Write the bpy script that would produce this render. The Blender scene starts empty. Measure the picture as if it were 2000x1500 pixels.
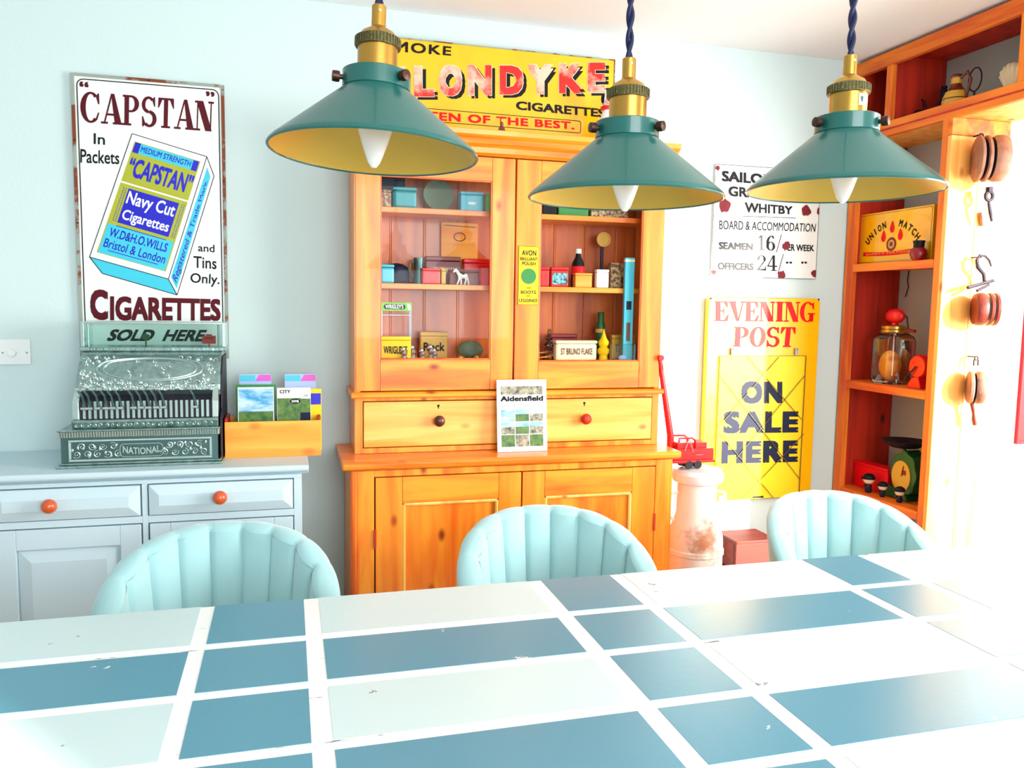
import bpy, math, random
from mathutils import Vector, Matrix
random.seed(7)
S = bpy.context.scene
COL = S.collection

# ---------------------------------------------------------------- camera, world, lights, exposure
F = 1578.5
CH = 1.35
YAW, PIT, ROL = .27109952, .09737572, .01583778
_cy, _sy, _cp, _sp, _cr, _sr = math.cos(YAW), math.sin(YAW), math.cos(PIT), math.sin(PIT), math.cos(ROL), math.sin(ROL)
FW = Vector((_sy*_cp, _cy*_cp, -_sp))
_r0 = Vector((_cy, -_sy, 0)); _u0 = _r0.cross(FW)
RT = _cr*_r0 + _sr*_u0; UP = -_sr*_r0 + _cr*_u0
cam = bpy.data.cameras.new('camera'); camo = bpy.data.objects.new('camera', cam); COL.objects.link(camo)
cam.sensor_width = 36; cam.lens = F*36/2000; cam.clip_start = .05
camo.matrix_world = Matrix(((RT.x, UP.x, -FW.x, 0), (RT.y, UP.y, -FW.y, 0), (RT.z, UP.z, -FW.z, CH), (0, 0, 0, 1)))
S.camera = camo
w = bpy.data.worlds.new('world'); S.world = w; w.use_nodes = True
w.node_tree.nodes['Background'].inputs[0].default_value = (.80, .93, 1, 1)
w.node_tree.nodes['Background'].inputs[1].default_value = .5

def light(name, kind, loc, target, energy, color, size=1, size_y=1):
    l = bpy.data.lights.new(name, kind); l.energy = energy; l.color = color
    if kind == 'AREA': l.shape = 'RECTANGLE'; l.size = size; l.size_y = size_y
    else: l.angle = math.radians(size)
    o = bpy.data.objects.new(name, l); COL.objects.link(o); o.location = loc
    o.rotation_euler = (Vector(target)-Vector(loc)).to_track_quat('-Z', 'Y').to_euler()
    return o
light('sunlight', 'SUN', (4.0, 0, 2.10), (2.3, 2.3, 1.5), 15.0, (1, .93, .80), 1.5)
light('window_light_right', 'AREA', (3.36, .68, 1.45), (1.5, 2.6, 1.1), 100, (1, .985, .97), 1.4, 1.5)
light('window_light_behind', 'AREA', (.9, -1.75, 1.7), (.9, 2.0, 1.45), 60, (.93, .98, 1), 2.0, 1.3)
S.view_settings.view_transform = 'Standard'
S.view_settings.look = 'None'
S.view_settings.gamma = 1
S.view_settings.use_curve_mapping = False
S.view_settings.exposure = .55
S.cycles.transparent_max_bounces = 24

# ---------------------------------------------------------------- measuring helpers: where a sight line meets a real plane
def at(x, y, ax, v):
    d = FW + RT*((x-1000)/F) - UP*((y-750)/F)
    i = 'XYZ'.index(ax); c = Vector((0, 0, CH))
    return c + d*((v-c[i])/d[i])
def XZ(x, y, Y): p = at(x, y, 'Y', Y); return p.x, p.z
def YZ(x, y, X): p = at(x, y, 'X', X); return p.y, p.z

# ---------------------------------------------------------------- materials
def rgb(r, g, b):
    f = lambda c: (c/255/12.92 if c/255 <= .04045 else ((c/255+.055)/1.055)**2.4)
    return (f(r), f(g), f(b), 1)
def mat(name, col, rough=.5, metal=0, var=0, vcol=None, vscale=8, bump=0, bscale=60, coat=0, stretch=(1, 1, 1), thr=None, spec=.5, sheen=0):
    m = bpy.data.materials.new(name); m.use_nodes = True
    nt = m.node_tree; n = nt.nodes; l = nt.links; b = n['Principled BSDF']
    b.inputs['Base Color'].default_value = col; b.inputs['Roughness'].default_value = rough
    b.inputs['Metallic'].default_value = metal; b.inputs['Coat Weight'].default_value = coat
    b.inputs['Specular IOR Level'].default_value = spec; b.inputs['Sheen Weight'].default_value = sheen
    tc = n.new('ShaderNodeTexCoord'); mp = n.new('ShaderNodeMapping'); l.new(tc.outputs['Object'], mp.inputs[0])
    mp.inputs['Scale'].default_value = stretch
    if var:
        no = n.new('ShaderNodeTexNoise'); no.inputs['Scale'].default_value = vscale; no.inputs['Detail'].default_value = 6
        no.inputs['Roughness'].default_value = .65
        l.new(mp.outputs[0], no.inputs[0])
        r = n.new('ShaderNodeValToRGB'); l.new(no.outputs[0], r.inputs[0])
        a, c = thr if thr else (.35, .7)
        r.color_ramp.elements[0].position = a; r.color_ramp.elements[1].position = c
        r.color_ramp.elements[0].color = col
        vc = vcol or tuple(x*(1-var) for x in col[:3])+(1,)
        r.color_ramp.elements[1].color = tuple(col[i]*(1-var)+vc[i]*var for i in range(3))+(1,)
        l.new(r.outputs[0], b.inputs['Base Color'])
    if bump:
        nb = n.new('ShaderNodeTexNoise'); nb.inputs['Scale'].default_value = bscale; nb.inputs['Detail'].default_value = 4
        l.new(mp.outputs[0], nb.inputs[0])
        bp = n.new('ShaderNodeBump'); bp.inputs['Strength'].default_value = bump; bp.inputs['Distance'].default_value = .004
        l.new(nb.outputs[0], bp.inputs['Height']); l.new(bp.outputs[0], b.inputs['Normal'])
    return m
def wood(name, c1, c2, knot, axis='z', rough=.35, scale=1.0, coat=.2):
    m = bpy.data.materials.new(name); m.use_nodes = True
    nt = m.node_tree; n = nt.nodes; l = nt.links; b = n['Principled BSDF']
    tc = n.new('ShaderNodeTexCoord'); mp = n.new('ShaderNodeMapping'); l.new(tc.outputs['Object'], mp.inputs[0])
    st = {'x': (1.2, 14, 14), 'y': (14, 1.2, 14), 'z': (14, 14, 1.2)}[axis]
    mp.inputs['Scale'].default_value = tuple(s*scale for s in st)
    no = n.new('ShaderNodeTexNoise'); no.inputs['Scale'].default_value = 1.6; no.inputs['Detail'].default_value = 8; no.inputs['Distortion'].default_value = .6
    l.new(mp.outputs[0], no.inputs[0])
    r = n.new('ShaderNodeValToRGB'); l.new(no.outputs[0], r.inputs[0])
    r.color_ramp.elements[0].position = .38; r.color_ramp.elements[0].color = c1
    r.color_ramp.elements[1].position = .68; r.color_ramp.elements[1].color = c2
    # knots: sparse dark oval spots
    mk = n.new('ShaderNodeMapping'); l.new(tc.outputs['Object'], mk.inputs[0])
    mk.inputs['Scale'].default_value = {'x': (5, 9, 9), 'y': (9, 5, 9), 'z': (9, 9, 5)}[axis]
    vo = n.new('ShaderNodeTexVoronoi'); vo.inputs['Scale'].default_value = 1.0; l.new(mk.outputs[0], vo.inputs[0])
    kr = n.new('ShaderNodeValToRGB'); l.new(vo.outputs['Distance'], kr.inputs[0])
    kr.color_ramp.elements[0].position = .05; kr.color_ramp.elements[0].color = (1, 1, 1, 1)
    kr.color_ramp.elements[1].position = .14; kr.color_ramp.elements[1].color = (0, 0, 0, 1)
    mx = n.new('ShaderNodeMixRGB'); l.new(kr.outputs[0], mx.inputs[0]); l.new(r.outputs[0], mx.inputs[1]); mx.inputs[2].default_value = knot
    l.new(mx.outputs[0], b.inputs['Base Color'])
    b.inputs['Roughness'].default_value = rough; b.inputs['Coat Weight'].default_value = coat
    bp = n.new('ShaderNodeBump'); bp.inputs['Strength'].default_value = .12; bp.inputs['Distance'].default_value = .002
    l.new(no.outputs[0], bp.inputs['Height']); l.new(bp.outputs[0], b.inputs['Normal'])
    return m
def glass(name, tint=(1, 1, 1, 1), rough=.0, refl=1.0):
    m = bpy.data.materials.new(name); m.use_nodes = True
    nt = m.node_tree; n = nt.nodes; l = nt.links; n.remove(n['Principled BSDF'])
    t = n.new('ShaderNodeBsdfTransparent'); t.inputs[0].default_value = tint
    g = n.new('ShaderNodeBsdfGlossy'); g.inputs['Roughness'].default_value = rough
    fr = n.new('ShaderNodeFresnel'); fr.inputs[0].default_value = 1.45
    mu = n.new('ShaderNodeMath'); mu.operation = 'MULTIPLY'; mu.inputs[1].default_value = refl; l.new(fr.outputs[0], mu.inputs[0])
    mx = n.new('ShaderNodeMixShader'); l.new(mu.outputs[0], mx.inputs[0]); l.new(t.outputs[0], mx.inputs[1]); l.new(g.outputs[0], mx.inputs[2])
    l.new(mx.outputs[0], n['Material Output'].inputs[0])
    return m

P1, P2, PK = rgb(252, 156, 38), rgb(230, 100, 8), rgb(140, 44, 6)
M = {}
M['pine'] = wood('pine_vertical', P1, P2, PK, 'z')
M['pine_x'] = wood('pine_horizontal', P1, P2, PK, 'x')
M['pine_y'] = wood('pine_depth', P1, P2, PK, 'y')
M['pine_dark'] = wood('dark_pine', rgb(214, 104, 22), rgb(176, 66, 8), rgb(80, 26, 4), 'z')  # darker pine for the back boards and beads
M['pine_light'] = wood('pine_light', rgb(255, 205, 110), rgb(245, 165, 60), rgb(190, 90, 30), 'z')
M['pine_light_x'] = wood('pine_light_horizontal', rgb(250, 190, 95), rgb(240, 150, 45), rgb(190, 90, 30), 'x')
M['rough_pine'] = wood('rough_sawn_pine', rgb(240, 130, 20), rgb(205, 76, 8), rgb(90, 30, 5), 'z', .6, coat=0)
M['rough_pine_y'] = wood('rough_sawn_pine_depth', rgb(240, 130, 20), rgb(200, 72, 8), rgb(90, 30, 5), 'y', .6, coat=0)
M['post_pine'] = wood('post_pine', rgb(250, 192, 104), rgb(236, 152, 54), rgb(190, 90, 30), 'z', .6, coat=0)
M['box_pine'] = wood('box_pine', rgb(250, 175, 70), rgb(240, 145, 40), rgb(220, 120, 35), 'x', .6, coat=0)
M['redwood'] = wood('red_stained_wood', rgb(200, 40, 6), rgb(150, 20, 4), rgb(60, 8, 2), 'z', .6, coat=0)
M['redwood_x'] = wood('red_stained_shelf', rgb(130, 34, 12), rgb(90, 14, 6), rgb(40, 6, 2), 'x', .6, coat=0)
M['darkwood'] = wood('dark_turned_wood', rgb(120, 55, 30), rgb(70, 25, 15), rgb(30, 10, 8), 'z', .35)
M['wall'] = mat('duck_egg_wall_paint', rgb(206, 225, 224), .85, bump=.12, bscale=90)
M['wall_shaded'] = mat('shaded_wall_paint', rgb(176, 186, 180), .9)  # wall colour greyed to carry the shade behind shelves and pigeonholes
M['ceiling'] = mat('white_ceiling_paint', rgb(240, 246, 248), .9, bump=.05, bscale=90)
M['white_wall'] = mat('white_wall_paint', rgb(240, 246, 245), .9)
M['floor'] = wood('floor_boards', rgb(170, 120, 70), rgb(130, 85, 50), rgb(80, 45, 25), 'x', .4)
M['cab_paint'] = mat('pale_blue_grey_paint', rgb(196, 218, 226), .45, bump=.08, bscale=40)
M['white_paint'] = mat('distressed_white_paint', rgb(246, 249, 248), .28, var=1, vcol=rgb(70, 70, 70), vscale=1.0, stretch=(9, 90, 9), thr=(.67, .69), bump=.1, bscale=30)
M['pale_block'] = mat('pale_grey_green_paint', rgb(204, 226, 228), .30, var=1, vcol=rgb(120, 125, 125), vscale=18, thr=(.70, .71), bump=.05)
M['dark_block'] = mat('slate_blue_paint', rgb(86, 148, 170), .30, var=1, vcol=rgb(215, 225, 225), vscale=14, thr=(.69, .70), bump=.06)
M['velvet'] = mat('pale_aqua_velvet', rgb(158, 204, 208), .75, sheen=.6, bump=.05, bscale=200)
M['gold_leg'] = mat('black_leg_metal', rgb(40, 40, 42), .35, 1)
M['shade'] = mat('dark_green_enamel', rgb(20, 98, 92), .34, 0, coat=.35, bump=.03, bscale=60)
M['shade_in'] = mat('gold_inside_paint', rgb(214, 172, 66), .42, .25)
M['brass'] = mat('aged_brass', rgb(196, 152, 70), .28, .9)
M['knurl'] = mat('knurled_dark_brass', rgb(110, 105, 70), .4, .9, bump=.6, bscale=400)
M['bronze'] = mat('dark_bronze_screw', rgb(80, 55, 45), .4, .8)
M['bulb'] = mat('white_bulb_glass', rgb(250, 252, 255), .25)
M['navy'] = mat('navy_fabric_cord', rgb(18, 24, 70), .7, bump=.3, bscale=300)
M['silver'] = mat('nickel_cast_metal', rgb(168, 196, 192), .26, .9, var=.55, vcol=rgb(70, 92, 90), vscale=40, bump=.35, bscale=90)
M['silver2'] = mat('polished_nickel', rgb(205, 222, 218), .22, .9)
M['silverdark'] = mat('dark_nickel_recess', rgb(84, 112, 110), .4, .8)
M['steel'] = mat('steel_wire', rgb(150, 155, 165), .3, .9)
M['iron'] = mat('dark_iron', rgb(52, 46, 60), .5, .7, bump=.3)
M['signwhite'] = mat('white_enamel', rgb(240, 244, 240), .28, coat=.1, var=.25, vcol=rgb(190, 205, 200), vscale=5)
M['signyellow'] = mat('yellow_enamel', rgb(252, 190, 10), .16, coat=.5, var=.35, vcol=rgb(230, 120, 10), vscale=4, thr=(.5, .8))
M['postyellow'] = mat('yellow_sign_board', rgb(255, 190, 0), .30, coat=.12)
M['rust'] = mat('rusty_enamel_edge', rgb(150, 160, 150), .6, var=1, vcol=rgb(120, 55, 20), vscale=9, thr=(.5, .56))
M['rustred'] = mat('rust_spot', rgb(130, 15, 32), .7, var=.5, vcol=rgb(60, 5, 15), vscale=60)
M['maroon'] = mat('maroon_enamel_ink', rgb(88, 8, 26), .5, spec=.2)
M['black'] = mat('black_ink', rgb(14, 14, 20), .5, spec=.2)
M['ink_blue'] = mat('ink_blue_black', rgb(20, 26, 54), .5, spec=.2)
M['blue'] = mat('royal_blue_enamel', rgb(16, 16, 190), .3)
M['cyan'] = mat('cyan_enamel', rgb(60, 196, 220), .3)
M['olive'] = mat('olive_gold_enamel', rgb(170, 175, 40), .3)
M['white'] = mat('white_print', rgb(248, 248, 246), .4)
M['red'] = mat('red_enamel', rgb(225, 14, 18), .3)
M['redink'] = mat('red_print', rgb(232, 10, 22), .5, spec=.2)
M['fadedred'] = mat('faded_red_enamel', rgb(235, 22, 12), .3, var=1, vcol=rgb(244, 196, 170), vscale=5, thr=(.44, .56))
M['green'] = mat('green_print', rgb(30, 130, 50), .4)
M['dkgreen'] = mat('dark_green_paint', rgb(20, 84, 34), .4)
M['teal'] = mat('teal_tin', rgb(22, 150, 160), .35)
M['aqua'] = mat('aqua_tin', rgb(70, 190, 215), .3)
M['lime'] = mat('lime_green_card', rgb(110, 220, 30), .4)
M['yellow'] = mat('yellow_paint', rgb(252, 205, 10), .42, spec=.35)
M['gold'] = mat('gold_print', rgb(214, 160, 50), .4)
M['dkred'] = mat('dark_red_tin', rgb(130, 12, 16), .35)
M['brown'] = mat('brown_glaze', rgb(110, 40, 20), .3, coat=.5)
M['greyglass'] = glass('smoky_glass', (.72, .80, .78, 1), .03, 1.3)
M['glass'] = glass('clear_glass', (.97, .99, .985, 1), 0, .15)
M['jarglass'] = glass('jar_glass', (.965, .98, .97, 1), .02, 1.5)
M['screenglass'] = glass('green_tinted_glass', (.80, .93, .90, 1), 0, .8)
M['greygreen'] = mat('grey_green_card', rgb(120, 140, 110), .6, var=.6, vcol=rgb(70, 80, 60), vscale=30)
M['cream'] = mat('cream_card', rgb(240, 225, 185), .6)
M['skyprint'] = mat('sky_photo_print', rgb(50, 150, 200), .4, var=1, vcol=rgb(220, 240, 248), vscale=14, stretch=(1, 1, 2.5))
M['hillprint'] = mat('hill_photo_print', rgb(20, 84, 34), .4, var=1, vcol=rgb(110, 140, 50), vscale=45)
M['streetprint'] = mat('village_photo_print', rgb(46, 52, 44), .4, var=1, vcol=rgb(200, 190, 160), vscale=70)
M['pink'] = mat('pink_card', rgb(215, 90, 190), .5)
M['lilac'] = mat('lilac_card', rgb(170, 190, 235), .5)
M['purple'] = mat('purple_card', rgb(120, 70, 160), .5)
M['floral'] = mat('floral_tin_print', rgb(190, 170, 110), .4, var=1, vcol=rgb(120, 30, 40), vscale=90, thr=(.45, .55))
M['blueprint'] = mat('patterned_blue_tin_print', rgb(120, 190, 205), .4, var=1, vcol=rgb(30, 50, 60), vscale=120, thr=(.48, .55))
M['ashwood'] = mat('weathered_block_wood', rgb(170, 120, 95), .6, var=.7, vcol=rgb(90, 45, 35), vscale=20, bump=.4, bscale=60)
M['redblock'] = mat('red_brown_block_wood', rgb(135, 45, 28), .5, var=.7, vcol=rgb(70, 20, 20), vscale=30, bump=.4)
M['palewood'] = mat('pale_worn_wood', rgb(235, 215, 195), .6, var=.4, vcol=rgb(190, 140, 110), vscale=20)
M['churn'] = mat('rusty_white_churn', rgb(240, 225, 215), .5, var=1, vcol=rgb(190, 120, 85), vscale=6, thr=(.48, .62), bump=.2)
M['churnlid'] = mat('dull_white_churn_lid', rgb(236, 238, 240), .4, .2)
M['plastic'] = mat('white_plastic', rgb(236, 240, 238), .35)
M['knoborange'] = mat('orange_wood_knob', rgb(214, 88, 30), .3, coat=.5, var=.4, vcol=rgb(140, 50, 20), vscale=50)
M['rubber'] = mat('black_rubber', rgb(20, 20, 22), .7)
M['skin'] = mat('painted_wood_face', rgb(235, 200, 160), .5)
M['silverfig'] = mat('silver_trinket', rgb(205, 200, 205), .25, .9)

# ---------------------------------------------------------------- mesh helpers
class MB:
    def __init__(s): s.v = []; s.f = []; s.T = None
    def add(s, vs, fs):
        b = len(s.v)
        s.v += [tuple(s.T @ Vector(p)) if s.T else tuple(p) for p in vs]
        s.f += [tuple(b+i for i in f) for f in fs]
        return s
    def box(s, x0, x1, y0, y1, z0, z1):
        if x0 > x1: x0, x1 = x1, x0
        if y0 > y1: y0, y1 = y1, y0
        if z0 > z1: z0, z1 = z1, z0
        v = [(x, y, z) for x in (x0, x1) for y in (y0, y1) for z in (z0, z1)]
        return s.add(v, [(0, 1, 3, 2), (4, 6, 7, 5), (0, 4, 5, 1), (2, 3, 7, 6), (0, 2, 6, 4), (1, 5, 7, 3)])
    def hexa(s, q):  # 8 points: front 4 (ccw), back 4
        return s.add(q, [(0, 1, 2, 3), (7, 6, 5, 4), (0, 4, 5, 1), (1, 5, 6, 2), (2, 6, 7, 3), (3, 7, 4, 0)])
    def prism(s, pts, ax, a, b):  # polygon in the other two axes, extruded along ax
        def mk(p, t): return {'x': (t, p[0], p[1]), 'y': (p[0], t, p[1]), 'z': (p[0], p[1], t)}[ax]
        n = len(pts); v = [mk(p, a) for p in pts]+[mk(p, b) for p in pts]
        return s.add(v, [tuple(range(n)), tuple(range(2*n-1, n-1, -1))]+[(i, i+n, (i+1) % n+n, (i+1) % n) for i in range(n)])
    def lathe(s, prof, c=(0, 0, 0), n=32, R=None, sq=None, cap=True):  # prof: (radius, z)
        R = R or Matrix(); c = Vector(c); v = []; f = []
        for r, z in prof:
            for i in range(n):
                a = 2*math.pi*i/n; x, y = math.cos(a), math.sin(a)
                if sq:
                    x = math.copysign(abs(x)**sq, x); y = math.copysign(abs(y)**sq, y)
                v.append(c+(R @ Vector((r*x, r*y, z))))
        m = len(prof)
        for j in range(m-1):
            for i in range(n): f.append((j*n+i, j*n+(i+1) % n, (j+1)*n+(i+1) % n, (j+1)*n+i))
        if cap and prof[0][0] > 1e-6: f.append(tuple(range(n-1, -1, -1)))
        if cap and prof[-1][0] > 1e-6: f.append(tuple((m-1)*n+i for i in range(n)))
        return s.add(v, f)
    def ball(s, c, rx, ry=None, rz=None, n=20, R=None):
        ry = ry or rx; rz = rz or rx; R = R or Matrix(); k = n//2; c = Vector(c); v = []; f = []
        for j in range(k+1):
            t = math.pi*j/k
            for i in range(n):
                a = 2*math.pi*i/n
                v.append(c+R @ Vector((rx*math.sin(t)*math.cos(a), ry*math.sin(t)*math.sin(a), -rz*math.cos(t))))
        for j in range(k):
            for i in range(n): f.append((j*n+i, j*n+(i+1) % n, (j+1)*n+(i+1) % n, (j+1)*n+i))
        return s.add(v, f)
    def tube(s, pts, r, n=8, closed=False):
        pts = [Vector(p) for p in pts]; N = len(pts); v = []; f = []
        rr = r if isinstance(r, (list, tuple)) else [r]*N
        up = None
        for i, p in enumerate(pts):
            if closed: t = pts[(i+1) % N]-pts[i-1]
            else: t = pts[min(i+1, N-1)]-pts[max(i-1, 0)]
            t.normalize()
            if up is None:
                up = Vector((0, 0, 1)) if abs(t.z) < .9 else Vector((1, 0, 0))
            up = (up-t*up.dot(t)); up.normalize(); sd = t.cross(up)
            for k in range(n):
                a = 2*math.pi*k/n; v.append(p+(up*math.cos(a)+sd*math.sin(a))*rr[i])
        for i in range(N if closed else N-1):
            j = (i+1) % N
            for k in range(n): f.append((i*n+k, i*n+(k+1) % n, j*n+(k+1) % n, j*n+k))
        if not closed: f += [tuple(range(n-1, -1, -1)), tuple((N-1)*n+k for k in range(n))]
        return s.add(v, f)
    def grid(s, fn, nu, nv, closed=False):
        v = [fn(i/(nu if closed else nu-1), j/(nv-1)) for j in range(nv) for i in range(nu)]
        f = [(j*nu+i, j*nu+(i+1) % nu, (j+1)*nu+(i+1) % nu, (j+1)*nu+i) for j in range(nv-1) for i in range(nu if closed else nu-1)]
        return s.add(v, f)

def obj(name, mb, m, parent=None, bev=0, smooth=False, label=None, solid=0, ang=38):
    me = bpy.data.meshes.new(name); me.from_pydata([tuple(p) for p in mb.v], [], mb.f); me.update()
    o = bpy.data.objects.new(name, me); COL.objects.link(o)
    me.materials.append(M[m] if isinstance(m, str) else m)
    if smooth:
        me.shade_smooth(); me.set_sharp_from_angle(angle=math.radians(ang))
    if parent is not None:
        o.parent = parent
        if parent.parent is None and parent.type == 'EMPTY': o.location = -parent.location
    if solid:
        d = o.modifiers.new('solid', 'SOLIDIFY'); d.thickness = solid; d.offset = 0
    if bev:
        d = o.modifiers.new('bevel', 'BEVEL'); d.width = bev; d.segments = 2; d.limit_method = 'ANGLE'; d.angle_limit = math.radians(50)
    if label: o['label'] = label
    return o
def thing(name, label, cat, loc=(0, 0, 0), group=None):
    o = bpy.data.objects.new(name, None); COL.objects.link(o); o.empty_display_size = .05
    o.location = loc; o['label'] = label; o['category'] = cat
    if group: o['group'] = group
    return o
def tag(o, label, cat, group=None):
    o['label'] = label; o['category'] = cat
    if group: o['group'] = group
    return o
def struct(o): o['kind'] = 'structure'; return o
def B(*a): return MB().box(*a)
def recentre(o):   # put a single-mesh thing's origin at its base
    me = o.data; xs = [v.co for v in me.vertices]
    c = Vector(((min(p.x for p in xs)+max(p.x for p in xs))/2, (min(p.y for p in xs)+max(p.y for p in xs))/2, min(p.z for p in xs)))
    for v in me.vertices: v.co -= c
    o.location = c
    return o

# lettering -------------------------------------------------------
_tc = {}
def glyphs(s, bold=0, space=1):
    k = (s, bold, space)
    if k in _tc: return _tc[k]
    b0 = 0; ex = bold*.85
    cu = bpy.data.curves.new('t', 'FONT'); cu.body = s; cu.offset = b0; cu.resolution_u = 3; cu.space_character = space
    o = bpy.data.objects.new('t', cu); COL.objects.link(o)
    dg = bpy.context.evaluated_depsgraph_get(); me = bpy.data.meshes.new_from_object(o.evaluated_get(dg))
    v0 = [(v.co.x, v.co.y) for v in me.vertices]; f0 = [tuple(p.vertices) for p in me.polygons]
    bpy.data.objects.remove(o); bpy.data.curves.remove(cu); bpy.data.meshes.remove(me)
    sh = [(0, 0)] if ex <= 0 else [(-ex, -ex), (-ex, ex), (ex, ex), (ex, -ex), (0, 0)]
    vs, fs = [], []
    for i, (dx, dy) in enumerate(sh):
        b = len(vs); vs += [(x+dx, y+dy, i*2e-5) for x, y in v0]; fs += [tuple(b+j for j in f) for f in f0]
    x0 = min(p[0] for p in vs); x1 = max(p[0] for p in vs); y0 = min(p[1] for p in vs); y1 = max(p[1] for p in vs)
    vs = [((p[0]-x0)/(x1-x0), (p[1]-y0)/(y1-y0), p[2]) for p in vs]
    _tc[k] = (vs, fs); return _tc[k]
def bil(q, u, v):   # q = TL, TR, BL, BR as vectors; v up from the bottom
    tl, tr, bl, br = q
    return (bl*(1-u)+br*u)*(1-v)+(tl*(1-u)+tr*u)*v
def quad(pl, tl, tr, bl, br):
    ax, val = pl
    return [at(p[0], p[1], ax, val) for p in (tl, tr, bl, br)]
def rq(pl, x0, y0, x1, y1):  # picture-sized rectangle but true horizontal/vertical on its plane
    a = at(x0, y0, *pl); b = at(x1, y1, *pl); i = 0 if pl[0] == 'Y' else 1
    tl = a.copy(); br = b.copy(); tr = a.copy(); tr[i] = b[i]; bl = b.copy(); bl[i] = a[i]
    return [tl, tr, bl, br]
def write(s, q, m, parent, bold=.02, space=1, shear=0, mb=None, name='lettering', arch=0):
    vs, fs = glyphs(s, bold, space)
    pts = []
    nr = (q[1]-q[0]).cross(q[0]-q[2]); nr = nr.normalized()
    for u, v, dn in vs:
        p = bil(q, u+shear*(v-.5), v)+nr*dn
        if arch: p = p+Vector((0, 0, arch*(1-(2*u-1)**2)))
        pts.append(p)
    if mb is not None: mb.add(pts, fs); return
    return obj(name, MB().add(pts, fs), m, parent)
# hand-drawn serif capitals: strokes as polygons and elliptical bands in a unit box
def ell(cx, cy, rx, ry, ix, iy, a0, a1, n=18, dx=0):
    o = []; i = []
    for k in range(n+1):
        t = math.radians(a0+(a1-a0)*k/n)
        o.append((cx+rx*math.cos(t), cy+ry*math.sin(t))); i.append((cx+dx+ix*math.cos(t), cy+iy*math.sin(t)))
    return [[o[k], o[k+1], i[k+1], i[k]] for k in range(n)]
def R4(x0, y0, x1, y1): return [(x0, y0), (x1, y0), (x1, y1), (x0, y1)]
def serif(ch, h=.05, w=.26):
    L = {
     'E': [R4(.08, 0, .08+w, 1), R4(0, 0, .9, h), R4(0, 1-h, .88, 1), R4(.3, .48, .66, .48+h), [(.9, 0), (.98, .34), (.92, .34), (.68, h), (.62, 0)], [(.88, 1), (.92, .68), (.86, .68), (.66, 1-h), (.6, 1)], R4(.6, .36, .67, .65)],
     'I': [R4(.5-w/2-.1, 0, .5+w/2+.1, 1), R4(.1, 0, .9, h), R4(.1, 1-h, .9, 1)],
     'N': [R4(.1, 0, .17, 1), [(.06, 1), (.42, 1), (.92, .03), (.92, 0), (.58, 0)], R4(.82, 0, .89, 1), R4(-.02, 0, .3, h), R4(-.02, 1-h, .2, 1), R4(.7, 1-h, 1.0, 1)],
     'V': [[(.02, 1), (.38, 1), (.62, 0), (.46, 0)], [(.84, 1), (.91, 1), (.62, 0), (.54, .0)], R4(-.06, 1-h, .46, 1), R4(.7, 1-h, 1.04, 1)],
     'T': [R4(.5-w/2, 0, .5+w/2, 1), R4(.22, 0, .78, h), R4(.02, 1-h, .98, 1), [(.02, 1), (.0, .66), (.06, .66), (.26, 1-h)], [(.98, 1), (1, .66), (.94, .66), (.74, 1-h)]],
     'P': [R4(.1, 0, .1+w, 1), R4(0, 0, .5, h), R4(0, 1-h, .5, 1), R4(.3, .44, .5, .44+h)]+ell(.48, .72, .46, .28, .20, .28-h, -90, 90),
     'O': ell(.5, .5, .5, .51, .22, .51-h, 0, 360, 32),
     'S': ell(.47, .73, .42, .28, .2, .28-h*1.2, 40, 270)+ell(.53, .27, .45, .28, .2, .28-h*1.2, -140, 90)+[[(.80, 1), (.86, 1), (.88, .68), (.82, .68), (.68, .9)], [(.16, 0), (.1, 0), (.08, .34), (.14, .34), (.3, .1)], [(.3, .62), (.08, .66), (.7, .38), (.92, .34)]],
     'A': [[(.46, 1), (.62, 1), (1.0, 0), (.66, 0)], [(.46, 1), (.54, 1), (.18, 0), (.10, 0)], R4(.24, .28, .7, .28+h), R4(-.02, 0, .32, h), R4(.56, 0, 1.08, h)],
     'C': ell(.52, .5, .5, .51, .24, .51-h, 48, 312)+[[(.84, .96), (.92, .98), (.94, .62), (.88, .62), (.78, .84)], [(.84, .1), (.94, .34), (.88, .36), (.74, .1)]],
     'G': ell(.5, .5, .5, .51, .22, .51-h, 48, 320)+[[(.82, .96), (.9, .98), (.92, .62), (.86, .62), (.76, .84)], R4(.64, .02, .9, .42), R4(.52, .38, 1.0, .38+h)],
     '1': [R4(.36, 0, .62, 1), R4(.12, 0, .88, h), [(.36, 1), (.1, .82), (.1, .76), (.36, .84)]],
     '6': ell(.5, .3, .46, .3, .2, .3-h, 0, 360, 28)+ell(.62, .5, .58, .5, .32, .5-h, 75, 200)+[[(.6, 1), (.8, .96), (.84, .78), (.66, .84)]],
     '2': ell(.48, .72, .42, .28, .2, .28-h, -20, 190)+[[(.9, .7), (.66, .6), (.08, .1), (.08, .0), (.3, .1)], R4(.06, 0, .9, .12), R4(.84, 0, .92, .28)],
     '4': [R4(.52, 0, .76, 1), R4(.34, 0, .94, h), [(.56, 1), (.66, 1), (.1, .3), (0, .3)], R4(0, .26, 1, .26+h*1.4)],
     '/': [[(.0, -.1), (.12, -.1), (1, 1.1), (.88, 1.1)]],
    }
    return L[ch]
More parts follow.
